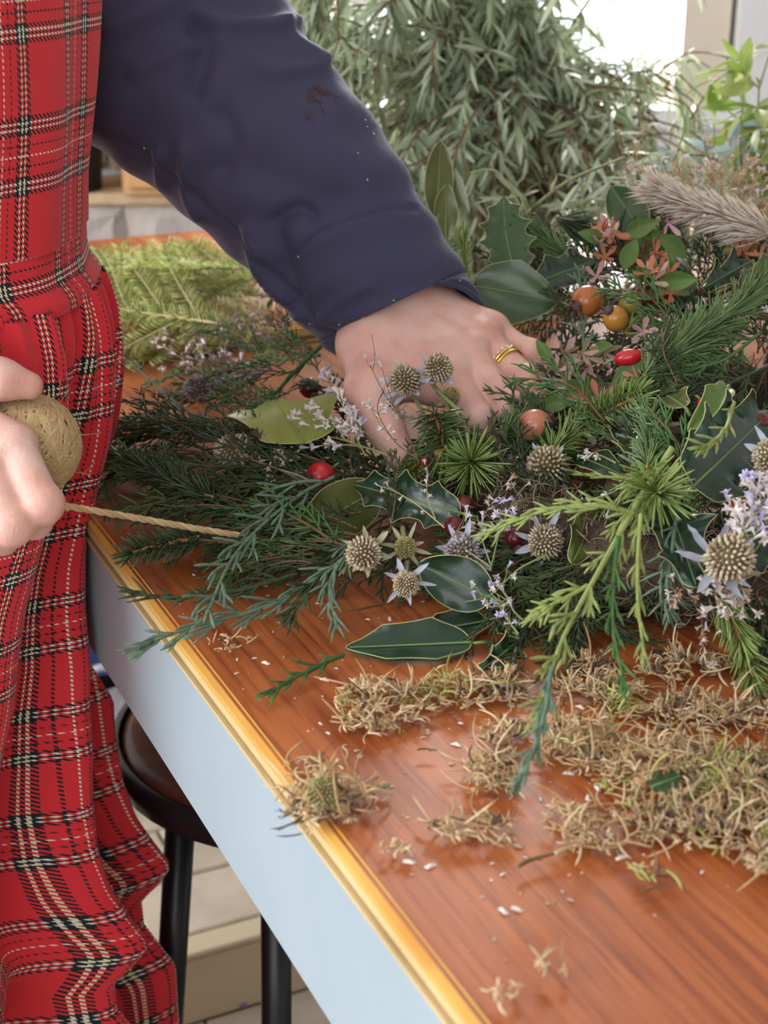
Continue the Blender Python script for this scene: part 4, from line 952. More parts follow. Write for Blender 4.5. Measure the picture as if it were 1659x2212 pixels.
hip(1640, 912, 22, .2, .3, .2, 'hip_dark', 'dark red hip above the large glossy holly leaf', off=.03)
hip(1596, 1092, 17, .2, .3, .2, 'hip_orange', 'orange hip in shade below the large glossy holly leaf', off=.015)
hip(1520, 872, 14, .2, .3, .2, 'hip_red', 'small red hip behind the rolled light green leaf', off=.025)

# ---- cypress --------------------------------------------------------------------
def branchlet(m, p0, d, nr, L, r=.0010, sub=6, sublen=.014, ang=.55, bend=0.0, droop=0.0, rs=RS, sides=5, fork=True):
    d = nrm(d); sd = nrm(np.cross(nr, d)); n = max(4, int(L / .0028)); t = np.linspace(0, 1, n)[:, None]
    pts = p0 + d * L * t + sd * (bend * L * t * t) - UZ * (droop * L * t * t) + nr * (.03 * L * np.sin(5 * t + rs.uniform(0, 6)))
    m.tube(pts, np.r_[np.linspace(r, r * .85, n - 1), r * .35], sides, tone=rs.uniform(.2, .8), zig=.16, fast=True)
    if sub:
        for i in range(sub):
            s = .18 + .72 * (i + rs.uniform(-.2, .2)) / sub; k = min(n - 2, int(s * n)); td = nrm(pts[k + 1] - pts[k]); sg = 1 if i % 2 else -1
            sl = sublen * (1.15 - .6 * s) * rs.uniform(.7, 1.25); a = ang * rs.uniform(.75, 1.2); dd = td * math.cos(a) + sd * sg * math.sin(a) + nr * rs.uniform(-.15, .15)
            q = max(3, int(sl / .003)); u = np.linspace(0, 1, q)[:, None]; pp = pts[k] + nrm(dd) * sl * u + td * sl * .22 * u * u
            m.tube(pp, np.r_[np.full(q - 1, r * .88), r * .35], max(4, sides - 1), tone=rs.uniform(.2, .8), zig=.14, fast=True)
    return pts
def frond(path, nr, nside, slen, mat, label, ang=.6, sub=5, sublen=.012, r=.0011, group=None, stem_mat=None, droop=.05, seed=0, taper=.35, start=.08, stem_r=.0014, cat='sprig', name='cypress_sprig', bow=0.0):
    rs = np.random.RandomState(seed + 7); pts = spline(path, 40); o = thing(name, label, cat, pts[0], group)
    m = MB(); m.tube(pts, np.linspace(stem_r, r * .7, 40), 6, zig=.08); part('stem', m, stem_mat or mat, o)
    for i in range(nside):
        s = start + (1 - start) * (i + .5) / nside; k = min(38, int(s * 39)); td = nrm(pts[k + 1] - pts[k]); sd = nrm(np.cross(nr, td)); sg = 1 if i % 2 else -1
        a = ang * rs.uniform(.8, 1.2); dd = td * math.cos(a) + sd * sg * math.sin(a) + nr * rs.uniform(-.18, .22)
        L = slen * (1 - (1 - taper) * s) * rs.uniform(.75, 1.2); m = MB()
        branchlet(m, pts[k], dd, nr, L, r, max(2, int(sub * L / slen + .5)), sublen, ang * .9, -sg * .22 + bow, droop, rs)
        part('branchlet', m, mat, o)
    m = MB(); branchlet(m, pts[-1], pts[-1] - pts[-2], nr, slen * taper * 1.1, r, 3, sublen, ang * .9, 0, droop, rs); part('branchlet', m, mat, o)
    return o
def FR(pl, nside, slenpx, mat, label, off=.03, seed=0, nr=None, **k):
    pts = [W(p[0], p[1], off if len(p) < 3 else p[2]) for p in pl]; return frond(pts, nrm(TOCAM + UZ * .35) if nr is None else nr, nside, slenpx / ppm(pts[len(pts) // 2]), mat, label, seed=seed, **k)
# bright yellow-green branch trailing over the front
def chain(*a): return [P(*q) for q in a]
frond(chain((1452, 968, .86), (1400, 1050, .85), (1352, 1130, .83), (1290, 1240, .80), (1225, 1360, .765), (1190, 1450, .735), (1165, 1530, .715)), nrm(TOCAM + UZ * .2), 11, .034, 'cypress_yellow', 'long yellow-green cypress branch trailing over the wreath front onto the table', ang=.5, sub=6, sublen=.011, seed=1, stem_r=.0022, r=.0012)
frond(chain((1370, 1108, .835), (1290, 1092, .83), (1200, 1098, .83), (1120, 1122, .835), (1068, 1145, .84)), nrm(TOCAM + UZ * .2), 9, .022, 'cypress_yellow', 'yellow-green cypress side branch reaching across the wreath below the largest sea holly', ang=.45, sub=3, sublen=.009, seed=2, stem_r=.0016)
frond(chain((1385, 1110, .83), (1378, 1200, .815), (1378, 1300, .795), (1390, 1400, .775)), nrm(TOCAM + UZ * .2), 7, .018, 'cypress_yellow', 'short yellow-green cypress tail hanging beside the dried statice', ang=.35, sub=3, sublen=.009, seed=3)
frond(chain((1335, 1160, .82), (1325, 1260, .80), (1325, 1360, .778), (1348, 1470, .75)), nrm(TOCAM + UZ * .2), 9, .020, 'cypress_green', 'green cypress tail with a yellow tip hanging to the table', ang=.42, sub=3, sublen=.009, seed=4)
frond(chain((1190, 1440, .738), (1180, 1520, .715), (1160, 1600, .697), (1125, 1680, .682)), nrm(TOCAM + UZ * .3), 9, .018, 'cypress_blue', 'green cypress tip touching the table among the moss', ang=.38, sub=3, sublen=.008, seed=5)
frond(chain((1270, 1265, .795), (1225, 1290, .79), (1185, 1310, .787), (1165, 1325, .787)), nrm(TOCAM + UZ * .2), 7, .016, 'cypress_yellow', 'small yellow-green cypress fan on the trailing branch', ang=.5, sub=2, sublen=.008, seed=6)
# blue-green open sprays on the near side
FR([(722, 1030, .035), (650, 1068, .04), (560, 1140, .045), (500, 1210, .045), (458, 1300, .04)], 11, 150, 'cypress_blue', 'blue-green cypress spray fanning out over the twine', seed=11, ang=.50, sub=3, sublen=.016, r=.00125, taper=.5)
FR([(745, 1205, .02), (660, 1265, .02), (560, 1315, .018), (430, 1350, .016), (330, 1385, .02)], 12, 120, 'cypress_blue', 'long cypress spray reaching over the table edge above the blue rail', seed=12, ang=.38, sub=3, sublen=.014, taper=.6)
FR([(790, 1150, .03), (735, 1215, .03), (712, 1265, .03), (722, 1330, .03)], 8, 95, 'cypress_blue', 'cypress spray hanging below the tan sea holly head', seed=13, ang=.45, sub=3, sublen=.012)
FR([(640, 1240, .01), (520, 1275, .01), (400, 1290, .01), (310, 1285, .012)], 9, 70, 'cypress_dark', 'dark thin cypress sprig crossing the yellow table edge', seed=14, ang=.4)
FR([(760, 1180, .02), (690, 1245, .022), (630, 1330, .02)], 8, 100, 'cypress_dark', 'dark cypress spray under the hanging one by the tan sea holly', seed=15, ang=.5)
FR([(742, 1418, .004), (690, 1440, .003), (640, 1465, .003), (596, 1490, .002)], 8, 45, 'cypress_green', 'little cypress tip lying loose on the table beside the broad leaf', seed=16, ang=.4, sub=2)
FR([(560, 985), (470, 930), (380, 870), (300, 800), (262, 768)], 9, 70, 'cypress_dark', 'dark cypress shoot pointing at the waistband past the yellow table joint', seed=17, off=.03, ang=.4, sub=3)
FR([(520, 970), (420, 930), (330, 890), (240, 850)], 9, 70, 'cypress_dark', 'dark cypress shoot touching the skirt below the topmost shoot', seed=18, off=.035, ang=.4, sub=3)
FR([(540, 935), (420, 920), (320, 925), (222, 925)], 9, 80, 'cypress_dark', 'dark straight cypress shoot touching the skirt beside the twine ball', seed=19, off=.04, ang=.45, sub=3)
FR([(690, 768), (600, 775), (500, 800), (400, 828)], 9, 50, 'cypress_green', 'green cypress shoot running behind the bare lilac stem', seed=20, off=.04, ang=.35, sub=3)
FR([(700, 740), (640, 800), (570, 880), (510, 960)], 9, 55, 'cypress_green', 'bright green cypress stem slanting past the lime-green holly leaf', seed=21, off=.045, ang=.3, sub=3, stem_r=.0022)
FR([(620, 1040), (500, 1050), (380, 1075), (270, 1105)], 12, 95, 'cypress_olive', 'olive cypress spray above the taut twine', seed=22, off=.02, ang=.5)
FR([(600, 1020), (480, 1010), (360, 1000), (250, 990)], 12, 90, 'cypress_olive', 'olive cypress spray brushing the skirt below the straight shoot', seed=23, off=.025, ang=.5)
FR([(700, 1000), (600, 1010), (500, 1035), (420, 1080)], 11, 90, 'cypress_olive', 'olive cypress spray behind the oblong sea holly head', seed=24, off=.02, ang=.5)
FR([(1262, 760), (1258, 700), (1252, 640), (1254, 596)], 9, 62, 'cypress_blue', 'blue-green cypress tip standing in front of the orange-brown hip', seed=25, off=.05, ang=.65, sub=2, r=.0014)
FR([(1460, 1120), (1450, 1200), (1440, 1260), (1446, 1310)], 10, 60, 'cypress_blue', 'blue-green cypress tail beside the downward spiny holly leaf', seed=26, off=.035, ang=.6, sub=2)
FR([(1375, 1050), (1372, 990), (1362, 930), (1352, 905)], 7, 42, 'cypress_blue', 'blue-green cypress fingers behind the yellow-green spruce tuft', seed=27, off=.03, ang=.5, sub=2, r=.0014)
FR([(1430, 1035), (1350, 1032), (1280, 1028), (1235, 1020)], 7, 26, 'cypress_yellow', 'thin yellow-green cypress shoot running left from the spruce tuft', seed=28, off=.04, ang=.35, sub=1)
FR([(1640, 720), (1560, 780), (1470, 800), (1380, 830)], 13, 95, 'cypress_green', 'dense green cypress spray under the long spruce sprig', seed=29, off=.04, ang=.55)
FR([(1659, 790), (1570, 830), (1480, 850), (1400, 870)], 13, 95, 'cypress_dark', 'dense dark cypress spray behind the rolled light green leaf', seed=30, off=.03, ang=.55)
FR([(1585, 870), (1570, 920), (1545, 950), (1520, 965)], 7, 40, 'cypress_yellow', 'little yellow-tipped cypress sprig across the large glossy holly leaf', seed=31, off=.085, ang=.4, sub=2)
for q, (a, b, lab) in enumerate((((1150, 1250), (1110, 1430), 'dark cypress tail hanging at the wreath foot beside the teal leaves'), ((1200, 1260), (1180, 1450), 'dark green cypress tail behind the trailing yellow-green branch'), ((1090, 1230), (1190, 1330), 'mid-green cypress fan right of the smooth oval leaf'), ((1240, 1250), (1240, 1430), 'dark green cypress tail between two yellow-green branches'))):
    FR([a, ((a[0] + b[0]) / 2 + 10, (a[1] + b[1]) / 2), b], 12, 80, 'cypress_dark' if q != 2 else 'cypress_olive', lab, seed=33 + q, off=.02, ang=.5)

# ---- spruce ---------------------------------------------------------------------
def spruce(path, nlen, mat, label, nper=9, step=.0024, ang=1.0, flat=0.0, nr=None, twig='twig_orange', nrad=.00062, group=None, seed=0, name='spruce_sprig', tipn=14, cat='sprig'):
    rs = np.random.RandomState(seed + 91); L = sum(np.linalg.norm(np.asarray(path[i + 1]) - np.asarray(path[i])) for i in range(len(path) - 1)); n = max(6, int(L / step)); pts = spline(path, n)
    o = thing(name, label, cat, pts[0], group); m = MB(); m.tube(pts, np.linspace(.0016, .0009, n), 6); part('twig', m, twig, o)
    m = MB(); nr = nrm(TOCAM + UZ * .3) if nr is None else nr
    for i in range(n):
        td = nrm(pts[min(i + 1, n - 1)] - pts[max(i - 1, 0)]); sd = nrm(np.cross(nr, td)); n2 = np.cross(td, sd); s = i / (n - 1)
        for k in range(nper if i < n - 1 else tipn):
            a = rs.uniform(0, 2 * PI); out = sd * math.cos(a) + n2 * math.sin(a) * (1 - flat); out = nrm(out)
            an = ang * rs.uniform(.75, 1.15) if i < n - 2 else rs.uniform(.05, .8); dd = nrm(td * math.cos(an) + out * math.sin(an)); l = nlen * rs.uniform(.75, 1.1) * (1 - .3 * max(0, s - .85) / .15 if i < n - 2 else 1)
            p = pts[i] + out * .0008; m.tube([p, p + dd * l * .5 + td * l * .02, p + dd * l * .9 + td * l * .08, p + dd * l + td * l * .1], [nrad * .7, nrad, nrad * .8, nrad * .15], 4, tone=rs.uniform(0, 1))
    part('needles', m, mat, o, kind='stuff'); return o
def SP(pl, nlpx, mat, label, off=.04, seed=0, **k):
    pts = [W(p[0], p[1], off if len(p) < 3 else p[2]) for p in pl]; return spruce(pts, nlpx / ppm(pts[-1]), mat, label, seed=seed, **k)
c = W(1020, 1000, .08); spruce([c + fw * .035 - UZ * .01, c + fw * .015, c], 82 / ppm(c), 'spruce_lime', 'spruce rosette with needles spread like a star in front of the hand', nper=10, ang=1.15, seed=1)
c = W(1425, 1052, .075); spruce([c + fw * .04 + UZ * .01, c + fw * .02, c - UZ * .004], 92 / ppm(c), 'spruce_lime', 'bright yellow-green spruce tuft with needles spread like a star above the cypress branch', nper=10, ang=1.15, seed=2)
SP([(938, 892, .075), (950, 930, .07), (962, 975, .065)], 78, 'spruce_green', 'spruce sprig with orange twig below the sea holly pair on the hand', seed=3, nper=10)
SP([(1185, 985), (1240, 930), (1310, 890), (1375, 856)], 58, 'spruce_lime', 'spruce sprig beside the salmon hip, pale green tip up', seed=4, off=.055, nper=8)
SP([(1090, 940), (1120, 905), (1150, 880)], 46, 'spruce_green', 'short spruce tip between the fingers and the salmon hip', seed=5, off=.05)
SP([(1392, 812), (1470, 752), (1560, 690), (1680, 598)], 82, 'spruce_green', 'long spruce sprig with an orange-brown twig slanting across the wreath back', seed=6, off=.06, nper=8, ang=.75)
SP([(1560, 1290), (1600, 1380), (1628, 1470)], 66, 'spruce_lime', 'spruce tip hanging to the table below the pale sea holly head', seed=7, off=.03, nper=8, ang=.8)
SP([(1640, 1290), (1655, 1360), (1670, 1420)], 70, 'spruce_dark', 'shaded spruce sprig beside the spruce tip that hangs to the table', seed=8, off=.02)
SP([(430, 1160), (380, 1170), (330, 1180), (285, 1195)], 48, 'spruce_dark', 'spruce sprig with an orange twig lying below the twine at the table edge', seed=9, off=.012, nper=7)
SP([(460, 1075), (400, 1055), (340, 1025), (300, 1005)], 54, 'spruce_dark', 'dull green spruce sprig above the twine near the ball', seed=10, off=.03, nper=7)
SP([(1400, 1010), (1405, 940), (1395, 880)], 52, 'spruce_green', 'upright spruce sprig between the yellow-edged holly leaves', seed=11, off=.035, nper=7)
SP([(585, 925), (570, 895), (560, 880)], 38, 'spruce_green', 'small spruce tip behind the lime-green holly leaf', seed=12, off=.02)
SP([(1000, 610), (1002, 560), (1000, 515)], 36, 'spruce_lime', 'upright leafy tip with a pink bud beside the jacket cuff', seed=13, off=.03, nper=6, ang=.5)
SP([(930, 985), (900, 1005), (880, 1020)], 36, 'spruce_lime', 'little spruce tuft beside the tiny red berry', seed=14, off=.04)
SP([(1350, 720), (1385, 700), (1420, 720)], 40, 'spruce_lime', 'small yellow spruce twig under the amber hip', seed=15, off=.025)
SP([(1560, 705), (1500, 690), (1450, 640)], 60, 'spruce_dark', 'dark spruce sprig behind the red round hip', seed=16, off=.01, twig='twig_tan')
SP([(1200, 470), (1270, 500), (1330, 540)], 66, 'spruce_dark', 'dark feathery pine sprig between the upright leaves at the back', seed=17, off=.01, ang=.6)
SP([(1300, 560), (1350, 500), (1400, 440)], 66, 'spruce_dark', 'dark pine sprig pointing up beside the grass plume', seed=18, off=.012, ang=.6)
SP([(1410, 600), (1440, 520), (1455, 470)], 58, 'spruce_dark', 'dark pine sprig with glinting needles left of the grass plume', seed=19, off=.01, ang=.5)
SP([(1230, 560), (1180, 520), (1140, 500)], 56, 'spruce_green', 'green pine sprig beside the brown-tipped holly leaf', seed=20, off=.01, ang=.6)

# ---- filler sprigs packed in the wreath (copies) -----------------------------------
def proto_frond(name, mat, seed, L=.10, ns=12, sl=.045, **k):
    MB.rest = False
    rs = np.random.RandomState(seed); pth = [V(0, 0, 0), V(L * .35, rs.uniform(-.01, .01), .004), V(L * .7, rs.uniform(-.015, .015), 0), V(L, rs.uniform(-.02, .02), -.01)]
    rt_ = thing(name, '', 'sprig', (0, 0, 0)); m = MB(); pts = spline(pth, 30); m.tube(pts, np.linspace(.0013, .0007, 30), 5); part('stem', m, 'twig_brown', rt_)
    m = MB()
    for i in range(ns):
        s = .08 + .9 * i / ns; kk = min(28, int(s * 29)); td = nrm(pts[kk + 1] - pts[kk]); sg = 1 if i % 2 else -1; a = .6 * rs.uniform(.8, 1.2)
        branchlet(m, pts[kk], td * math.cos(a) + V(0, 1, 0) * sg * math.sin(a) + V(0, 0, 1) * rs.uniform(-.25, .25), V(0, 0, 1), sl * (1 - .6 * s) * rs.uniform(.8, 1.2), .0010, 4, .011, .55, -sg * .2, .05, rs, sides=4)
    part('foliage', m, mat, rt_, kind='stuff'); MB.rest = True; return rt_
FILL_G = 'filler cypress sprigs in the wreath'; FILL_L = 'small cypress sprig packed deep in the wreath greenery'
protos = [proto_frond('cypress_sprig', mt, 100 + i) for i, mt in enumerate(['cypress_dark', 'cypress_dark', 'cypress_dark', 'cypress_olive', 'cypress_green', 'cypress_dark'])]
for p in protos: p['label'] = FILL_L; p['group'] = FILL_G
from mathutils.bvhtree import BVHTree
def gather(o): return np.concatenate([np.array([v.co for v in c.data.vertices]) for c in o.children])
PV = [gather(p)[::7] for p in protos]
bpy.context.view_layer.update()
def person_tree():
    V_, F_ = [], []
    for c in person.children:
        if c.name.split('.')[0] in ('body', 'jacket_sleeve', 'pinafore_skirt'):
            k0 = len(V_); w0 = np.array(person.location); V_ += [Vector(np.array(v.co) + w0) for v in c.data.vertices]; F_ += [[i + k0 for i in p.vertices] for p in c.data.polygons]
    return BVHTree.FromPolygons(V_, F_)
PT = person_tree()
def body_hits(M, pv):
    v = (pv[::9] @ np.array(M)[:3, :3].T) + np.array(M)[:3, 3]; n = 0
    for p in v:
        if p[0] < .16 and PT.find_nearest(Vector(p), .0035)[0] is not None: n += 1
        elif p[0] < .16:
            l, nn, i_, d_ = PT.find_nearest(Vector(p), .03)
            if l is not None and (Vector(p) - l).dot(nn) < 0: n += 1
    return n
def settle(b, d, n, sc_, pv):
    """lay a sprig so that nothing of it is below the table top it lies over"""
    for q in range(9):
        M = frame(b, d, n, sc_); A = np.array(M); v = pv @ A[:3, :3].T + A[:3, 3]; zt = table_z(v); gap = np.min(np.where(zt > 0, v[:, 2] - zt, 1.0))
        if gap > -.0005: return M
        d = nrm(V(d[0], d[1], d[2] * .6 + .012)); n = nrm(n * .62 + UZ * .45)
    M.translation = M.translation + Vector((0, 0, -gap)); return M
used = set(); rs = np.random.RandomState(77); nfill = 0
def fill(x, y, off, ang_deg, sc_=1.0, pi=None, lift=0.0):
    global nfill
    b = W(x, y, off); k = rs.randint(len(protos)) if pi is None else pi; best = None
    for q in range(16):
        a = math.radians(ang_deg + rs.normal(0, 4 * q)); d = dirv(math.cos(a), math.sin(a), rs.uniform(-.65, -.05)); d = nrm(d + UZ * lift); bb = b - fw * 0 + fw * .004 * q
        M = settle(bb, d, nrm(TOCAM + UZ * .6 + rs.normal(0, .35, 3)), sc_, PV[k]); hits = body_hits(M, PV[k])
        if best is None or hits < best[0]: best = (hits, M)
        if hits == 0: break
    M = best[1]
    tone_ = ('dark green', 'dark green', 'dark green', 'olive', 'mid-green', 'dark green')[k]
    zone = 'in the pile between skirt and lime-green leaf' if x < 620 else ('under the white statice beside the thumb' if x < 860 else ('at the wreath back around the hips' if y < 760 else ('low in the wreath front behind the sea hollies' if x < 1250 else ('below the large glossy holly leaf' if y > 1050 else 'under the long spruce sprig'))))
    lb = tone_ + ' cypress filler sprig ' + zone; gp = 'cypress filler ' + zone
    if k not in used: used.add(k); protos[k].matrix_world = M; protos[k]['label'] = lb; protos[k]['group'] = gp
    else: copy_tree(protos[k], M, lb, gp)
    nfill += 1
def in_left(x, y): return 240 < x < 820 and 900 + (x < 420) * 30 < y < 1180 - max(0, 420 - x) * .1
def hand_box(x, y): return 740 < x < 1150 and 620 < y < 930
cnt = 0
while cnt < 120:      # wreath body
    x, y = rs.uniform(760, 1700), rs.uniform(640, 1330)
    if 1200 < x < 1480 and 570 < y < 800: continue
    if hand_box(x, y) or (y > 1230 and x < 1060) or (x < 1000 and y > 1190): continue
    fill(x, y, rs.uniform(-.045, -.012), rs.uniform(0, 360), rs.uniform(.6, .95)); cnt += 1
cnt = 0
while cnt < 46:      # near side, trailing towards the skirt
    x, y = rs.uniform(340, 800), rs.uniform(900, 1190)
    if y > 1100 and x < 480: continue
    fill(x, y, rs.uniform(-.01, .012), rs.uniform(130, 215), rs.uniform(.6, .95), lift=.05); cnt += 1
for k in range(16): fill(rs.uniform(480, 720), rs.uniform(730, 900), rs.uniform(-.01, .01), rs.uniform(100, 260), rs.uniform(.5, .8))
for k in range(14): fill(rs.uniform(620, 820), rs.uniform(1090, 1230), rs.uniform(-.01, .01), rs.uniform(90, 200), rs.uniform(.6, .9))
for k in range(26): fill(rs.uniform(1120, 1700), rs.uniform(570, 700), rs.uniform(-.05, -.02), rs.uniform(200, 340), rs.uniform(.5, .8))
for k in range(22): fill(rs.uniform(1130, 1400), rs.uniform(590, 760), rs.uniform(-.06, -.03), rs.uniform(0, 360), rs.uniform(.45, .7))
for k in range(26): fill(rs.uniform(1050, 1350), rs.uniform(1090, 1250), rs.uniform(-.004, .008), rs.uniform(50, 130), rs.uniform(.5, .75), pi=(0, 1, 2, 5, 3)[k % 5])
for k in range(16): fill(rs.uniform(1080, 1330), rs.uniform(1180, 1330), rs.uniform(-.02, .01), rs.uniform(60, 130), rs.uniform(.55, .85))

# mossy wreath base
def strand(m, p, d, L, r, rs, curl=1.0, seg=6, sides=3, tone=None):
    d = nrm(d); a = nrm(rs.normal(0, 1, 3)); a = nrm(a - d * (a @ d)); t = np.linspace(0, 1, seg)[:, None]; w = curl * rs.uniform(.3, 1.1)
    pts = p + d * (L * t) + a * (L * w * t * t) - d * (L * w * .45 * t ** 3); m.tube(pts, np.r_[np.full(seg - 1, r), r * .2] * (1 + 0 * t[:, 0]), sides, tone=rs.uniform(0, 1) if tone is None else tone, fast=True)
wc = V(.25, 1.005, .778); m = MB(); rs = np.random.RandomState(5); G = []
for i in range(72):
    a = 2 * PI * i / 72; rr = .185 + .006 * math.sin(5 * a); row = []
    for k in range(20):
        b = 2 * PI * k / 20; q = .026 * (1 + .12 * math.sin(7 * a + 3 * b) + .08 * rs.randn() * .5); row.append(wc + V(math.cos(a) * (rr + q * math.cos(b)), math.sin(a) * (rr + q * math.cos(b)), q * .86 * math.sin(b)))
    G.append(row)
G.append(G[0]); m.grid(G, wrap=True, flip=True)
wb = thing('moss_wreath_base', 'dark moss ring under the greenery, bare where the dried statice hangs', 'wreath', wc - UZ * .022); part('ring', m, 'soil_dark', wb)
m = MB()
for i in range(5200):
    a = rs.uniform(0, 2 * PI); b = rs.uniform(-.9, PI + .3); q = .025; dv = V(math.cos(a) * math.cos(b), math.sin(a) * math.cos(b), math.sin(b)); p = wc + V(math.cos(a) * .185, math.sin(a) * .185, 0) + dv * q * V(1.12, 1.12, 1.0)
    strand(m, p, dv + rs.normal(0, .7, 3), rs.uniform(.007, .018), .0005, rs)
part('moss', m, 'moss_dark', wb, kind='stuff')

# ---- statice --------------------------------------------------------------------
def trumpet(L=.0062, seed=0):
    MB.rest = False; m = MB(); rs = np.random.RandomState(seed); z = V(0, 0, 0); b = rs.uniform(-.001, .001)
    m.tube([V(0, 0, 0), V(L * .35, b, 0), V(L * .7, b, .0004), V(L, b * 1.5, .0008)], [.0005, .0008, .0011, .0021], 6, tone=rs.uniform(.3, 1), cap=False)
    for k in range(5):
        a = k * 1.2566; d = V(.35, math.cos(a), math.sin(a)); p = V(L * .96, b * 1.4 + math.cos(a) * .0016, .0008 + math.sin(a) * .0016); sd = nrm(np.cross(d, V(1, 0, 0))) * .0009
        m.add([p - sd, p + sd, p + nrm(d) * .0018 + sd * .6, p + nrm(d) * .0018 - sd * .6], [(0, 1, 2, 3)], rs.uniform(.4, 1))
    MB.rest = True; return m
FM = {mt: [trumpet(seed=i).mesh('flower', mt) for i in range(3)] for mt in ('petal_white', 'petal_violet', 'petal_dusty', 'petal_tan')}
def statice(paths, label, mats=('petal_white',), stem='stem_green', nfl=20, fs=1.0, seed=0, side=3, sidelen=.02, single=True, group=None, sr=.0007, name='statice_spray'):
    rs = np.random.RandomState(seed + 300); P0 = [spline(p, 26) for p in paths]; o = thing(name, label, 'flower', P0[0][0], group); m = MB(); spots = []
    for pts in P0:
        m.tube(pts, np.linspace(sr, sr * .5, 26), 5)
        for k in range(side):
            i = rs.randint(6, 25); td = nrm(pts[min(25, i + 1)] - pts[i - 1]); d = nrm(td + rs.normal(0, .65, 3)); L = sidelen * rs.uniform(.5, 1.3); q = spline([pts[i], pts[i] + d * L * .5 + rs.normal(0, .002, 3), pts[i] + d * L + UZ * L * .15], 8); m.tube(q, np.linspace(sr * .6, sr * .35, 8), 4)
            for z in (3, 5, 6, 7): spots.append((q[z], d))
        for i in range(9, 26): spots.append((pts[i], nrm(pts[min(25, i + 1)] - pts[i - 1])))
    part('stem', m, stem, o)
    rs.shuffle(spots); mm = {}
    for (p, d) in spots[:nfl]:
        mt = mats[rs.randint(len(mats))]; dd = nrm(d + rs.normal(0, .75, 3) + TOCAM * .2 + UZ * .25); M = frame(p, dd, rs.normal(0, 1, 3), fs * rs.uniform(.75, 1.2)); me = FM[mt][rs.randint(3)]
        if single:
            M2 = M.copy(); M2.translation = M.translation - Vector(worldloc(o)); child_copy('flower', me, o, M2)
        else:
            b = mm.setdefault(mt, MB()); A = np.array(M); v = np.array([x.co for x in me.vertices]) @ A[:3, :3].T + A[:3, 3]; b.add(v, [tuple(f.vertices) for f in me.polygons], rs.uniform(.1, 1))
    for mt, b in mm.items(): part('flowers', b, mt, o, kind='stuff')
    return o
def ST(pls, label, off=.05, **k): return statice([[W(p[0], p[1], off if len(p) < 3 else p[2]) for p in pl] for pl in pls], label, **k)
ST([[(790, 985), (762, 930), (742, 880), (704, 806)]], 'white statice spike with violet tips standing beside the wrist', .06, nfl=34, side=2, sidelen=.012, seed=1, mats=('petal_white', 'petal_white', 'petal_white', 'petal_violet'))
ST([[(850, 985), (760, 962), (660, 968), (585, 998)], [(840, 985), (740, 950), (650, 935), (590, 930)], [(845, 980), (790, 935), (740, 915), (690, 905)]], 'spreading white statice spray below the lime-green leaf', .055, nfl=64, side=5, sidelen=.022, seed=2, fs=1.05)
ST([[(905, 1000), (868, 905), (830, 850), (800, 790)], [(900, 990), (850, 950), (815, 880), (845, 820)]], 'wispy pale statice rising in front of the back of the hand', .105, nfl=22, side=5, sidelen=.024, seed=3, fs=.7, sr=.00045, stem='twig_brown')
ST([[(900, 890), (930, 880), (900, 905), (860, 900)]], 'small tuft of pinkish statice under the sea holly pair', .075, nfl=14, seed=4, fs=.75, mats=('petal_dusty', 'petal_white'))
ST([[(1060, 1230), (1080, 1150), (1110, 1080), (1150, 1030)], [(1060, 1220), (1040, 1150), (1060, 1090), (1120, 1040)], [(1060, 1225), (980, 1160), (1040, 1130), (1180, 1120)]], 'lilac statice spray beside the largest sea holly head', .055, nfl=46, side=5, sidelen=.02, seed=5, fs=.75, mats=('petal_white', 'petal_violet', 'petal_tan'), sr=.0005)
ST([[(960, 1140), (900, 1090), (850, 1060), (812, 1048)], [(940, 1120), (925, 1080), (922, 1040), (925, 1018)]], 'thin statice twig lying across the long spiny holly leaf', .055, nfl=12, side=2, sidelen=.008, seed=6, fs=.55, sr=.0005, stem='twig_tan')
ST([[(1590, 1260), (1600, 1180), (1620, 1110), (1640, 1040)], [(1600, 1240), (1625, 1170), (1650, 1110), (1662, 1060)]], 'dense white and violet statice spike beside the pale sea holly head', .065, nfl=90, side=8, sidelen=.016, seed=7, fs=1.05, mats=('petal_white', 'petal_white', 'petal_violet'))
ST([[(1500, 1200), (1530, 1250), (1560, 1290), (1580, 1330)], [(1530, 1190), (1570, 1230), (1590, 1260), (1610, 1280)]], 'white statice cluster hanging under the pale sea holly head', .045, nfl=46, side=6, sidelen=.014, seed=8, fs=.9, mats=('petal_white', 'petal_white', 'petal_tan'))
ST([[(1470, 1200), (1490, 1280), (1515, 1340), (1520, 1400)], [(1460, 1210), (1455, 1250), (1460, 1280), (1458, 1300)]], 'dried tan statice hanging before the bare dark moss', .035, nfl=30, side=5, sidelen=.014, seed=9, fs=.75, mats=('petal_tan', 'petal_white'), stem='twig_brown', sr=.0005)
ST([[(500, 850), (430, 800), (370, 760), (330, 740)], [(520, 850), (470, 790), (440, 740), (425, 700)], [(540, 850), (500, 780), (480, 730), (470, 690)], [(560, 840), (520, 800), (450, 790), (400, 780)]], 'dusty pink dried statice spray above the grey sea holly head', .03, nfl=110, side=9, sidelen=.03, seed=10, fs=.9, mats=('petal_dusty', 'petal_dusty', 'petal_white'), stem='twig_brown', single=False)
ST([[(640, 740), (580, 730), (540, 700), (500, 690)], [(700, 720), (640, 700), (600, 705), (560, 690)]], 'dusty brown dried statice beside the jacket cuff underside', .03, nfl=70, side=9, sidelen=.026, seed=11, fs=.9, mats=('petal_dusty', 'petal_tan'), stem='twig_brown', single=False)
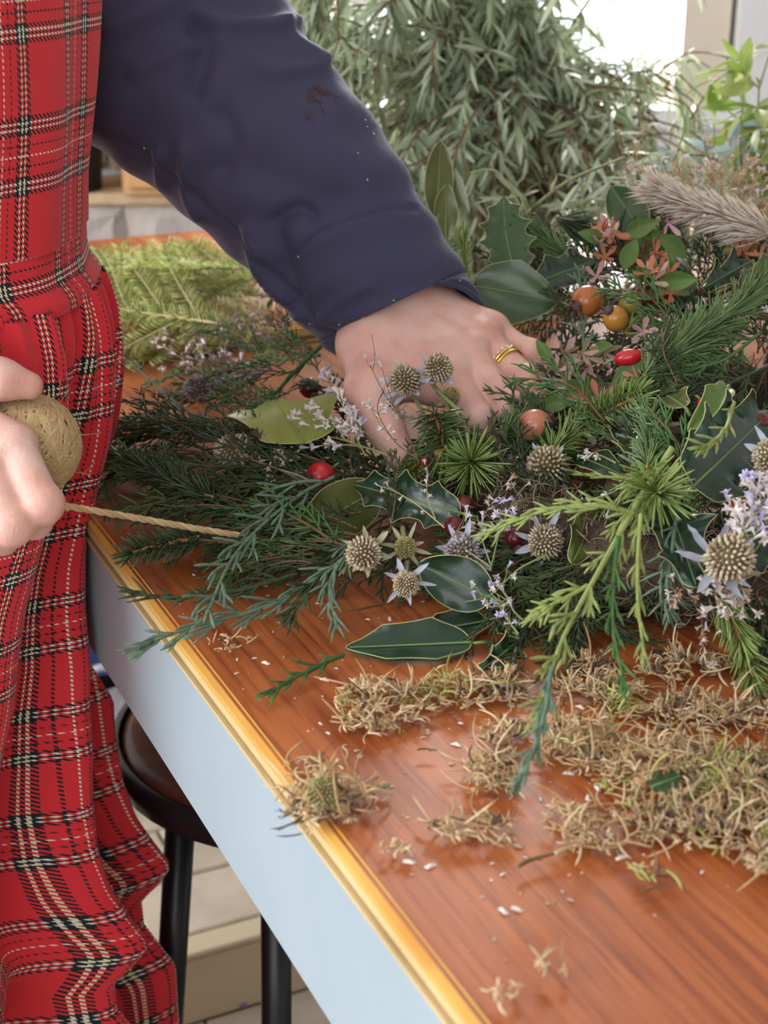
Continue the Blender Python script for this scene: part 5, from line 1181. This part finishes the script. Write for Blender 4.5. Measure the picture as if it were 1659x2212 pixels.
ST([[(520, 690), (500, 660), (460, 640), (350, 655)], [(500, 662), (470, 630), (445, 600), (412, 578)], [(470, 640), (420, 625), (380, 620), (352, 600)], [(520, 668), (470, 665), (430, 670), (395, 690)]], 'bare dark statice twigs standing before the yellow-green fir', .05, nfl=10, side=2, sidelen=.012, seed=12, fs=.9, mats=('petal_dusty',), stem='twig_brown', sr=.0007)
ST([[(1130, 1340), (1110, 1320), (1095, 1290), (1070, 1260)], [(1120, 1370), (1105, 1350), (1090, 1330), (1075, 1300)], [(1180, 1200), (1120, 1230), (1060, 1285), (1005, 1300)]], 'lilac statice bits over the teal curled leaves', .045, nfl=26, side=4, sidelen=.014, seed=13, fs=.7, mats=('petal_white', 'petal_violet'))
ST([[(1115, 1400), (1105, 1440), (1100, 1480), (1105, 1540)]], 'thin lilac statice twig dropping to the moss at the wreath foot', .02, nfl=10, side=3, sidelen=.01, seed=14, fs=.6, mats=('petal_violet', 'petal_tan'))
ST([[(1600, 720), (1580, 700), (1600, 680), (1640, 670)]], 'small white statice tuft under the long spruce sprig', .04, nfl=16, seed=15, fs=.75)
ST([[(1380, 1030), (1330, 1060), (1290, 1075), (1260, 1085)], [(1330, 1000), (1300, 985), (1280, 978), (1262, 985)]], 'few white statice flowers between the largest sea holly and the spruce tuft', .045, nfl=12, side=2, sidelen=.01, seed=16, fs=.75)
BT = 'tan dried statice spray massed at the wreath back near the plume'; BG = 'tan statice at the wreath back'
for q in range(9):
    x = 1380 + q * 34; y = 455 + RS.uniform(-10, 40)
    ST([[(x, y + 60), (x + 10, y + 10), (x - 5, y - 40), (x - 20 + RS.uniform(-20, 20), y - 85)], [(x, y + 50), (x + 20, y), (x + 40, y - 40), (x + 45, y - 70)]], BT, .0 - .012 * (q % 3), nfl=34, side=7, sidelen=.034, seed=40 + q, fs=.9, mats=('petal_tan', 'petal_tan', 'petal_white'), stem='twig_tan', single=False, group=BG)

# ---- coral / cream flowering sprigs ----------------------------------------------
def petal_mesh(mt, L=.0125, w=.0023, seed=0):
    m = MB(); G = []
    for i in range(6):
        s = i / 5; ww = w * (.18 + s ** .9) * (1 - s ** 7) + .0001; G.append([V(L * s, -ww, .0012 * s * s * 3 + ww * .25), V(L * s, 0, .0036 * s * s), V(L * s, ww, .0012 * s * s * 3 + ww * .25)])
    m.grid(G); m.grid(np.array(G) - V(0, 0, .0003), flip=True); return m.mesh('sepal', mt)
PM = {k: petal_mesh(k) for k in ('petal_coral', 'petal_cream', 'petal_pink')}
def oval_leaf(L, w, mt, fold=.2):
    m = MB(); G = []
    for i in range(11):
        s = i / 10; ww = w * math.sin(PI * min(1, s ** .8 * .98 + .01)) ** .9; G.append([V(L * s, ww * t, abs(t) * ww * fold - .25 * L * s * s * .4) for t in (-1, -.5, 0, .5, 1)])
    m.grid(G); m.grid(np.array(G) - V(0, 0, .0004), flip=True); return m.mesh('leaf', mt)
AL = oval_leaf(.025, .0065, 'abelia_leaf', .5)
def abelia(x, y, spread, mats, label, nstar, nleaf, off=.05, seed=0, fs=1.0):
    rs = np.random.RandomState(seed + 500); c = W(x, y, off - .03); o = thing('flowering_sprig', label, 'flower', c); m = MB(); sp = spread / ppm(c)
    def put(nm, me, p, d, n, s_):
        M = frame(p - worldloc(o), d, n, s_); child_copy(nm, me, o, M)
    for k in range(nstar):
        e = c + rt * rs.uniform(-sp, sp) + up * rs.uniform(-sp, sp) * .8 + TOCAM * rs.uniform(.005, .035); m.tube(spline([c, (c + e) / 2 + rs.normal(0, .004, 3), e], 8), .0006, 4)
        ax = nrm(TOCAM + rs.normal(0, .6, 3)); e1 = nrm(np.cross(ax, UZ + .1)); e2 = np.cross(ax, e1); n5 = rs.randint(3, 6); mt = mats[rs.randint(len(mats))]; ph = rs.uniform(0, 6)
        for j in range(n5):
            a = ph + 2 * PI * j / n5; put('sepal', PM[mt], e, e1 * math.cos(a) + e2 * math.sin(a) + ax * .45, ax, fs * rs.uniform(.8, 1.2))
    for k in range(nleaf):
        e = c + rt * rs.uniform(-sp, sp) * .9 + up * rs.uniform(-sp, sp) * .7 + TOCAM * rs.uniform(.0, .025); m.tube(spline([c, (c + e) / 2, e], 5), .0007, 4)
        put('leaf', AL, e, dirv(rs.uniform(-1, 1), rs.uniform(-.8, .8), rs.uniform(-.2, .5)), TOCAM + rs.normal(0, .4, 3), rs.uniform(.7, 1.15))
    part('stem', m, 'twig_brown', o); return o
abelia(1350, 560, 78, ('petal_coral', 'petal_coral', 'petal_pink', 'petal_cream'), 'coral starry flowers with small green leaves above the hips', 26, 8, .065, 1)
abelia(1420, 625, 36, ('petal_coral', 'petal_cream'), 'coral sepals and green leaflets draped over the bright red hip', 6, 5, .085, 2)
abelia(1240, 810, 70, ('petal_cream', 'petal_cream', 'petal_pink'), 'cream and pink starry flowers with green leaves beside the ring finger', 24, 8, .07, 3)
abelia(1280, 890, 56, ('petal_pink', 'petal_cream', 'petal_coral'), 'pink starry flowers above the spruce sprig by the salmon hip', 12, 3, .045, 4)
abelia(1605, 545, 40, ('petal_coral',), 'coral flowers behind the dark curled holly leaf', 9, 2, .045, 5)
abelia(592, 690, 26, ('petal_coral',), 'orange flower under the sleeve near the cuff', 4, 1, .03, 6)
abelia(1420, 760, 44, ('petal_coral', 'petal_pink'), 'peach sepals between the two slim red hips', 4, 1, .035, 7)
abelia(1405, 850, 40, ('petal_coral',), 'orange sepals behind the yellow-edged holly leaf', 4, 0, .02, 8)

# ---- moss on the table ------------------------------------------------------------
def moss(x, y, wpx, hpx, n, label, mat='moss_tan', hgt=.010, seed=0, dark=0.12, green=0.0, name='moss_clump', group=None, L=(.006, .017)):
    rs = np.random.RandomState(seed + 700); c = T(x, y, .7502); ax = T(x + wpx / 2, y, .7502) - c; ay = T(x, y - hpx / 2, .7502) - c
    o = thing(name, label, 'moss', c, group); ms = {'moss_tan': MB(), 'moss_dark': MB(), 'moss_green': MB()}; md = mat
    for i in range(n):
        while True:
            a, b = rs.uniform(-1, 1, 2)
            if a * a + b * b < 1: break
        k = 1 - (a * a + b * b); p = c + ax * a + ay * b + UZ * (.0006 + hgt * k * rs.uniform(0, 1)); u = rs.rand(); mt = 'moss_dark' if u < dark * .55 else ('moss_green' if u < dark * .55 + green else 'moss_tan')
        d = nrm(V(rs.normal(0, 1), rs.normal(0, 1), abs(rs.normal(0, .5)) + .05)); l = rs.uniform(*L)
        if rs.rand() < .5:    # a starry shoot tip
            for z in range(5): strand(ms[mt], p, d + rs.normal(0, .55, 3) * V(1, 1, .6) + UZ * .25, l * .6, rs.uniform(.00045, .0008), rs, .8, 5)
        else: strand(ms[mt], p, d, l, rs.uniform(.00038, .00075), rs, 1.7, 8)
    for mt, b in ms.items():
        if b.n:
            for v in b.v: v[:, 2] = np.maximum(v[:, 2], .7503)
            part({'moss_tan': 'strands', 'moss_dark': 'brown_strands', 'moss_green': 'green_tips'}[mt], b, mt, o, kind='stuff')
    return o
moss(820, 1535, 210, 95, 150, 'pale straw moss clump right in front of the broad holly leaf', seed=1, green=.06, hgt=.016)
moss(985, 1510, 150, 70, 90, 'straw moss with green tips reaching right from the broad holly leaf', seed=2, green=.3, hgt=.013)
moss(1085, 1500, 110, 60, 70, 'straw moss clump below the teal curled holly leaf', seed=3, hgt=.012, dark=.25)
moss(790, 1585, 110, 34, 36, 'flat strip of brown moss just below the pale straw clump', seed=4, dark=.5, hgt=.006)
moss(722, 1740, 210, 90, 110, 'brown moss clump perched on the yellow table edge', seed=5, dark=.4, hgt=.015)
moss(668, 1768, 90, 56, 40, 'dark brown moss lump hanging over the blue rail', seed=6, dark=.9, hgt=.012)
moss(690, 1668, 150, 44, 16, 'thin curly moss strands above the clump on the table edge', seed=7, hgt=.008)
moss(1058, 1685, 112, 84, 80, 'tight brownish moss tuft alone between two clumps', seed=8, dark=.45, hgt=.016)
moss(1095, 1600, 110, 60, 50, 'moss clump with a dark crumb of soil beside the cypress tip', seed=9, dark=.6, hgt=.011)
moss(1022, 1800, 180, 58, 44, 'curly moss wisp below the tight brownish tuft', seed=10, hgt=.009, dark=.2)
moss(1225, 1800, 110, 90, 32, 'loose starry moss wisp beside the snapped brown twig', seed=11, hgt=.009, dark=.05)
moss(1310, 1810, 120, 80, 40, 'loose moss wisp with a dark stalk next to the starry wisp', seed=12, hgt=.009, dark=.25)
moss(1255, 1620, 190, 110, 150, 'straw moss heap beside the trailing cypress tip', seed=13, hgt=.018, green=.08)
moss(1440, 1690, 300, 170, 330, 'largest straw moss heap with a torn green leaf on it', seed=14, hgt=.020, green=.05, dark=.15)
moss(1590, 1760, 240, 180, 260, 'straw moss heap with green tips on the table beyond the largest heap', seed=15, hgt=.018, green=.15, dark=.2)
moss(1480, 1800, 240, 80, 110, 'brown moss spilling below the largest straw heap', seed=16, dark=.45, hgt=.010)
moss(1600, 1690, 200, 110, 130, 'yellow-tipped moss heap behind the green-tipped one', seed=17, green=.3, hgt=.015)
moss(1300, 1500, 230, 60, 90, 'straw moss strip in the shade before the wreath foot', seed=18, dark=.25, hgt=.010)
moss(1330, 1540, 60, 50, 40, 'single yellow-green moss rosette on the table', seed=19, green=.8, dark=.05, hgt=.010)
moss(1470, 1455, 200, 50, 90, 'tan moss rope lying under the dried hanging statice', seed=20, dark=.3, hgt=.010)
moss(1480, 1550, 200, 80, 120, 'grey-brown moss patch between the tan rope and the largest heap', seed=21, dark=.4, hgt=.011)
moss(1610, 1560, 150, 60, 80, 'tan moss patch below the hanging spruce tip', seed=22, dark=.3, hgt=.010)
moss(1270, 1460, 120, 50, 50, 'dark moss crumbs in the shade of the trailing cypress', seed=23, dark=.6, hgt=.010)
moss(1645, 1885, 60, 60, 30, 'small pale moss tuft beyond the heaps on bare wood', seed=24, hgt=.010)
moss(500, 1405, 110, 40, 14, 'few pale moss threads on the wood near the cypress over the edge', seed=25, hgt=.004, dark=0, L=(.004, .010))
moss(850, 1840, 90, 26, 8, 'pair of pale moss threads on the bare wood near the edge', seed=26, hgt=.003, dark=0, L=(.004, .010))
moss(1190, 2110, 110, 36, 8, 'pale moss threads on bare wood well below the heaps', seed=27, hgt=.003, dark=0, L=(.004, .010))
moss(1080, 2165, 60, 40, 8, 'tiny curled moss thread nearest the camera end of the table edge', seed=28, hgt=.003, dark=0, L=(.004, .010))
moss(1400, 1900, 60, 40, 12, 'little green and brown moss scrap beside a thin twig on the wood', seed=29, hgt=.004, dark=.4, green=.3, L=(.004, .010))
def twig(x0, y0, x1, y1, r, mat, label, z=.7512):
    a, b = T(x0, y0, z), T(x1, y1, z); m = MB(); n = 12; k = nrm(np.cross(b - a, UZ)); pts = [a + (b - a) * t + k * .0012 * math.sin(4 * t + x0) for t in np.linspace(0, 1, n)]
    m.tube(pts, np.linspace(r, r * .6, n), 6); m.tube([pts[5], pts[5] + nrm(b - a + k * np.linalg.norm(b - a)) * .004], [r * .6, r * .2], 4); solo('broken_twig', m, mat, label, 'twig', a)
twig(1122, 1886, 1196, 1852, .0011, 'twig_brown', 'snapped dark brown twig lying under the starry moss wisp')
twig(1196, 1856, 1262, 1836, .0012, 'twig_tan', 'pale peeled twig touching the snapped brown one')
twig(902, 1632, 942, 1629, .0006, 'twig_brown', 'short dark needle on the wood below the green-tipped moss')
twig(1385, 1938, 1452, 1930, .0006, 'twig_brown', 'thin dark twig on the wood beside the green and brown moss scrap')
twig(1328, 1742, 1460, 1768, .0007, 'twig_tan', 'straw lying before the largest moss heap')
twig(1515, 1835, 1610, 1850, .0008, 'twig_tan', 'pale straw under the brown moss spill')
twig(1500, 1710, 1520, 1660, .0011, 'twig_tan', 'short yellow straw stuck upright in the largest moss heap', z=.765)
twig(816, 1714, 842, 1706, .0012, 'stem_green', 'green stalk piece beside the clump on the table edge')
twig(1135, 1578, 1195, 1580, .0007, 'twig_tan', 'straw beside the soil crumb moss')
twig(850, 1312, 740, 1330, .0009, 'twig_brown', 'dark twig on the wood under the low sea holly head')
holly(T(1405, 1700, .772), T(1480, 1672, .774), .011, 'torn piece of dark green leaf on the largest moss heap', top='holly_mid', spines=2, depth=.5, petiole=0, curl=.2, margin='holly_mid', name='leaf_scrap')
# crumbs and dust
m = MB(); rs = np.random.RandomState(31)
for i in range(950):
    s_, w_ = rs.uniform(-.15, .50), rs.uniform(.012, .55)
    if rs.rand() < .5: s_, w_ = rs.uniform(.05, .45), rs.uniform(.01, .42)
    p = tb(s_, w_, .7503); a = rs.uniform(0, 6.28); l = rs.choice([.0007, .0011, .0018, .0032], p=[.4, .33, .18, .09]); d = V(math.cos(a), math.sin(a), 0); k = V(-d[1], d[0], 0)
    m.add([p - d * l - k * l * .35, p + d * l - k * l * .35, p + d * l * .8 + k * l * .35, p - d * l * .8 + k * l * .3, p + UZ * l * .5], [(0, 1, 4), (1, 2, 4), (2, 3, 4), (3, 0, 4)], rs.uniform(0, 1))
solo('plant_crumbs', m, 'crumb', 'pale crumbs and specks of dried plants scattered on the table', 'crumbs', tb(.2, .2, .75), kind='stuff', smooth=False)

# ================================================================ BEHIND THE WREATH
def lance(L, w, mt, seed=0, name='leaf'):
    rs = np.random.RandomState(seed); m = MB(); G = []; cv = rs.uniform(-.18, .18); dr = rs.uniform(.05, .3)
    for i in range(8):
        s = i / 7; ww = w * math.sin(PI * min(1, s * .94 + .05)) ** .9; G.append([V(L * s, ww * t + cv * L * s * s, abs(t) * ww * .3 - dr * L * s * s) for t in (-1, 0, 1)])
    m.grid(G, tone=rs.uniform(0, 1)); return m
LV = [lance(.040, .0030, 'bush_leaf', i) for i in range(6)]; LVM = [l.mesh('leaf', 'bush_leaf') for l in LV]
def leafy(path, label, group, nleaf, nsolo, leaves, lmeshes, mat, seed, name, side=5, sidelen=.14, stem='twig_brown', ls=1.0, droop=.5, sr=.0026, cat='branch'):
    rs = np.random.RandomState(seed + 900); pts = ease(spline(path, 40), .004); o = thing(name, label, cat, pts[0], group); m = MB(); m.tube(pts, np.linspace(sr, sr * .35, 40), 6); axes = [pts]
    for k in range(side):
        i = rs.randint(8, 38); td = nrm(pts[i + 1] - pts[i]); d = nrm(td + rs.normal(0, .6, 3)); L = sidelen * rs.uniform(.5, 1.2); q = spline([pts[i], pts[i] + d * L * .5 + UZ * .01, pts[i] + d * L - UZ * L * .25], 16); q = ease(q, .003); m.tube(q, np.linspace(sr * .5, sr * .25, 16), 5); axes.append(q)
    part('stem', m, stem, o); b = MB(); wl = worldloc(o)
    for j in range(nleaf):
        ax = axes[rs.randint(len(axes))] if rs.rand() < .75 else axes[0]; n = len(ax); i = rs.randint(int(n * .15), n - 1); td = nrm(ax[i + 1] - ax[i]); out = rs.normal(0, 1, 3); out = nrm(out - td * (out @ td)); d = nrm(td * .55 + out * .8 - UZ * droop); s_ = ls * rs.uniform(.65, 1.2); k = rs.randint(len(leaves))
        tip_ = ax[i] + d * .045 * s_; zt_ = max(table_z(tip_), table_z(ax[i]))
        if zt_ > 0 and tip_[2] - .012 < zt_: d = nrm(V(d[0], d[1], max(.12, (zt_ + .016 - ax[i][2]) / .045)))
        M = frame(ax[i], d, UZ + rs.normal(0, .6, 3) + TOCAM * .3, s_)
        if j < nsolo: M.translation = M.translation - Vector(wl); child_copy('leaf', lmeshes[k], o, M)
        else:
            A = np.array(M)
            for v, t in zip(leaves[k].v, leaves[k].t): b.add(v @ A[:3, :3].T + A[:3, 3], leaves[k].f, rs.uniform(0, 1))
    if b.n: part('foliage', b, mat, o, kind='stuff')
    return o
# metal vase for the tall bunch
vb = V(.15, 1.90, .765)
vs = thing('flower_pail', 'dark metal pail holding the tall bunch of narrow-leaved branches', 'bucket', vb)
part('body', lathe([(.001, .004), (.07, .004), (.072, 0), (.086, .12), (.090, .125), (.086, .13), (.082, .12), (.068, .02), (.001, .015)], vb), 'charcoal_plastic', vs)
m = MB(); m.tube([vb + V(  .088 * math.cos(t), -.02 - .09 * math.sin(t),   .115 - .02 * math.sin(t)) for t in np.linspace(0, PI, 24)], .0022, 6); part('handle', m, 'black_metal', vs)
BL = 'narrow-leaved grey-green branch in the tall bunch behind the wreath'; BGp = 'branches of the tall bunch behind the wreath'
rs = np.random.RandomState(64); nb = 0
tops = []
for i in range(46):
    x = rs.uniform(690, 1500); y = rs.uniform(-240, 420)
    if x > 1200 and y < 60 + (x - 1200) * .9:
        if rs.rand() < .55: continue
        y = rs.uniform(230, 430)
    tops.append((x, y))
tops += [(rs.uniform(760, 1450), rs.uniform(330, 520)) for _ in range(26)]
tops += [(1400, -120), (1470, -110), (1500, 330), (1470, 260), (720, 60), (700, -40), (760, 150), (840, 250), (900, 330)]
for i, (x, y) in enumerate(tops):
    Y = rs.uniform(1.66, 2.0) if y < 330 else rs.uniform(1.58, 1.74); tip = AY(x, y, Y); st_ = vb + V(rs.uniform(-.045, .045), rs.uniform(-.045, .045), .145); foot = vb + (st_ - vb) * V(.8, .8, .15)
    mid = (st_ + tip) / 2 + UZ * rs.uniform(.02, .08) + V(rs.uniform(-.03, .03), 0, 0)
    sp_ = 1.0 if x < 1230 else .62
    zone = 'drooping low behind the wreath' if y >= 330 else ('beside the jacket sleeve' if x < 950 else ('before the bright window' if x > 1230 else 'in the middle of the tall bunch'))
    BL = 'narrow-leaved grey-green branch ' + zone; BGp = 'tall bunch branches ' + zone
    leafy([foot, st_, st_ * .65 + mid * .35 + UZ * .025, mid, tip + UZ * .02, tip + (tip - mid) * .12 - UZ * .03], BL, BGp, int(165 * sp_), 5, LV, LVM, 'bush_leaf', i, 'leafy_branch', ls=rs.uniform(.85, 1.1), side=6)
# brighter leaves right of the window
LV2 = [lance(.040, .0060, 'leaf_yellow_green', 20 + i) for i in range(4)]; LVM2 = [l.mesh('leaf', 'leaf_yellow_green') for l in LV2]
LV3 = [lance(.042, .0060, 'leaf_pale_blue', 30 + i) for i in range(4)]; LVM3 = [l.mesh('leaf', 'leaf_pale_blue') for l in LV3]
for i, (x, y, lab) in enumerate(((1640, 180, 'yellow-green leafy branch standing before the white door frame'), (1600, 260, 'yellow-green leafy branch in front of the cream window post'), (1690, 240, 'yellow-green leafy branch leaning over the door frame foot'), (1650, 330, 'low yellow-green leafy branch above the grass plume'))):
    tip = AY(x, y, 1.58 + .03 * i); st_ = AY(1620 + 15 * i, 560, 1.62); leafy([st_, (st_ + tip) / 2 + UZ * .01, tip], lab, None, 60, 22, LV2, LVM2, 'leaf_yellow_green', 60 + i, 'leafy_branch', side=4, sidelen=.09, stem='stem_green')
for i, (x, y, lab) in enumerate(((1600, 250, 'pale blue-grey leafy stem beside the yellow-green leaves'), (1520, 300, 'pale blue-grey leafy stem below the window post'))):
    tip = AY(x, y, 1.55); st_ = AY(1600 - 40 * i, 540, 1.6); leafy([st_, (st_ + tip) / 2, tip], lab, None, 26, 26, LV3, LVM3, 'leaf_pale_blue', 70 + i, 'leafy_branch', side=3, sidelen=.08, stem='stem_green', ls=.9)
for i, (x, y) in enumerate(((1350, 380), (1440, 390), (1530, 410), (1640, 430), (1250, 430), (1130, 440), (1580, 470))):
    tip = AY(x, y, 1.45); st_ = AY(x + 30, 620, 1.42); leafy([st_, (st_ + tip) / 2, tip], 'olive-green leafy shoot in the band between wreath and tall bunch', 'leafy shoots behind the wreath', 60, 8, LV, LVM, 'bush_leaf', 80 + i, 'leafy_branch', side=4, sidelen=.07, stem='stem_green', ls=.8)

# upright olive stem beside the sleeve
holly(P(945, 470, 1.30), P(952, 300, 1.31), .022, 'tall narrow olive leaf standing beside the sleeve', top='holly_olive', spines=0, name='strap_leaf')
holly(P(965, 520, 1.29), P(962, 395, 1.30), .020, 'shorter olive leaf behind the jacket cuff', top='holly_olive', spines=0, name='strap_leaf', roll=.5)

# grass plume
def plume(path, label, n, hl, seed):
    rs = np.random.RandomState(seed); pts = spline(path, 60); o = thing('grass_plume', label, 'grass', pts[0]); m = MB(); m.tube(pts, np.linspace(.0016, .0006, 60), 6); part('stalk', m, 'twig_tan', o); m = MB()
    for i in range(n):
        k = rs.randint(14, 59); td = nrm(pts[min(59, k + 1)] - pts[k - 1]); out = rs.normal(0, 1, 3); out = nrm(out - td * (out @ td)); l = hl * rs.uniform(.5, 1.1) * (1 - .3 * (k / 60)); d = nrm(td * .75 + out * .95); p = pts[k]
        q = p + d * l * .5; e = p + d * l + td * l * .25 - UZ * l * .06; m.tube([p, q, e], [.0003, .00028, .0001], 3, tone=rs.uniform(.2, 1))
        m.tube([q, q + (e - q) * .4, q + (e - q) * .8], [.0003, .0007, .0002], 4, tone=rs.uniform(.5, 1))
    part('hairs', m, 'plume', o, kind='stuff')
plume([W(1720, 540, .08), W(1659, 506, .085), W(1580, 474, .09), W(1480, 440, .09), W(1410, 405, .09)], 'feathery pale grass plume lying across the wreath back', 850, .030, 4)
# tendril and bare stalk
m = MB(); m.tube(spline([P(1475, 470, 1.32), P(1478, 420, 1.32), P(1462, 340, 1.32), P(1478, 280, 1.32), P(1468, 232, 1.32), P(1420, 214, 1.32), P(1385, 170, 1.32), P(1335, 144, 1.32)], 60), np.linspace(.0011, .0004, 60), 6)
solo('dry_tendril', m, 'stem_green', 'thin curling tendril rising in front of the bright window', 'tendril', P(1475, 470, 1.32))
stk = thing('bare_stalk', 'straight yellow-green bare stalk slanting up behind the upright holly leaf', 'stalk', P(1120, 480, 1.30))
m = MB(); m.tube(spline([P(1120, 480, 1.30), P(1180, 425, 1.31), P(1240, 385, 1.32), P(1350, 340, 1.33)], 20), np.linspace(.0018, .0012, 20), 6); part('stem', m, 'stem_green', stk)
m = MB(); m.tube([P(1190, 418, 1.312), P(1196, 400, 1.312), P(1204, 378, 1.312)], [.0012, .0014, .0004], 5); part('bud', m, 'twig_tan', stk)

# fir branches on the second table
FP_ = []
def proto_fir(seed, L=.24):
    MB.rest = False; rs = np.random.RandomState(seed); o = thing('fir_branch', '', 'branch', (0, 0, 0)); m = MB(); nd = MB()
    def axis(p0, d, l, r):
        n = max(8, int(l / .0045)); t = np.linspace(0, 1, n)[:, None]; pts = p0 + d * l * t + np.cross(V(0, 0, 1), d) * (rs.uniform(-.12, .12) * l * t * t) - UZ * (.05 * l * t * t); m.tube(pts, np.linspace(r, r * .5, n), 5, fast=True)
        for i in range(n):
            td = d
            for sg in (-1, 1):
                for z in range(2):
                    sd = np.cross(V(0, 0, 1), td) * sg; dd = nrm(td * .55 + sd * .85 + UZ * rs.uniform(-.1, .45)); ln = .021 * rs.uniform(.75, 1.1) * (1 - .45 * max(0, (i / n - .8)) / .2); p = pts[i]; nd.tube([p, p + dd * ln * .6, p + dd * ln], [.0007, .0009, .0003], 4, tone=rs.uniform(0, 1))
        return pts
    pts = axis(V(0, 0, 0), V(1, 0, 0), L, .0025)
    for k in range(8):
        i = int(len(pts) * (.12 + .1 * k)); sg = 1 if k % 2 else -1; a = .75; axis(pts[i], nrm(V(math.cos(a), sg * math.sin(a), rs.uniform(-.05, .1))), L * .42 * (1 - .07 * k), .0013)
    part('twig', m, 'twig_tan', o); part('needles', nd, 'fir_yellow', o, kind='stuff'); MB.rest = True; return o
fp = [proto_fir(1), proto_fir(2), proto_fir(3)]; FV = [gather(o)[::5] for o in fp]; rs = np.random.RandomState(12); usedf = set()
spots = [(560, 700, 175), (520, 640, 190), (600, 600, 200), (480, 700, 185), (420, 560, 200), (580, 640, 165), (350, 640, 170), (640, 680, 180), (450, 600, 215), (520, 560, 170), (300, 590, 190), (240, 640, 160), (620, 560, 185), (380, 690, 182), (280, 560, 205), (560, 540, 175)]
for i, (x, y, a) in enumerate(spots):
    zz = .772 + .008 * (i % 5) + max(0, (660 - y)) * .00012; p = T(x, max(y, 580) if i % 2 else max(y, 605), zz); aa = math.radians(a + rs.uniform(-45, 45)); d = V(math.cos(aa), -math.sin(aa) * .8, rs.uniform(-.06, .08)); k = i % 3; M = settle(p, d, nrm(UZ + rs.normal(0, .30, 3) - V(0, .25, 0)), rs.uniform(.5, .8), FV[k])
    lab = 'yellow-green fir branch in the loose pile on the second table'
    if k not in usedf: usedf.add(k); fp[k].matrix_world = M; fp[k]['label'] = lab; fp[k]['group'] = 'fir branches piled on the second table'
    else: copy_tree(fp[k], M, lab, 'fir branches piled on the second table')
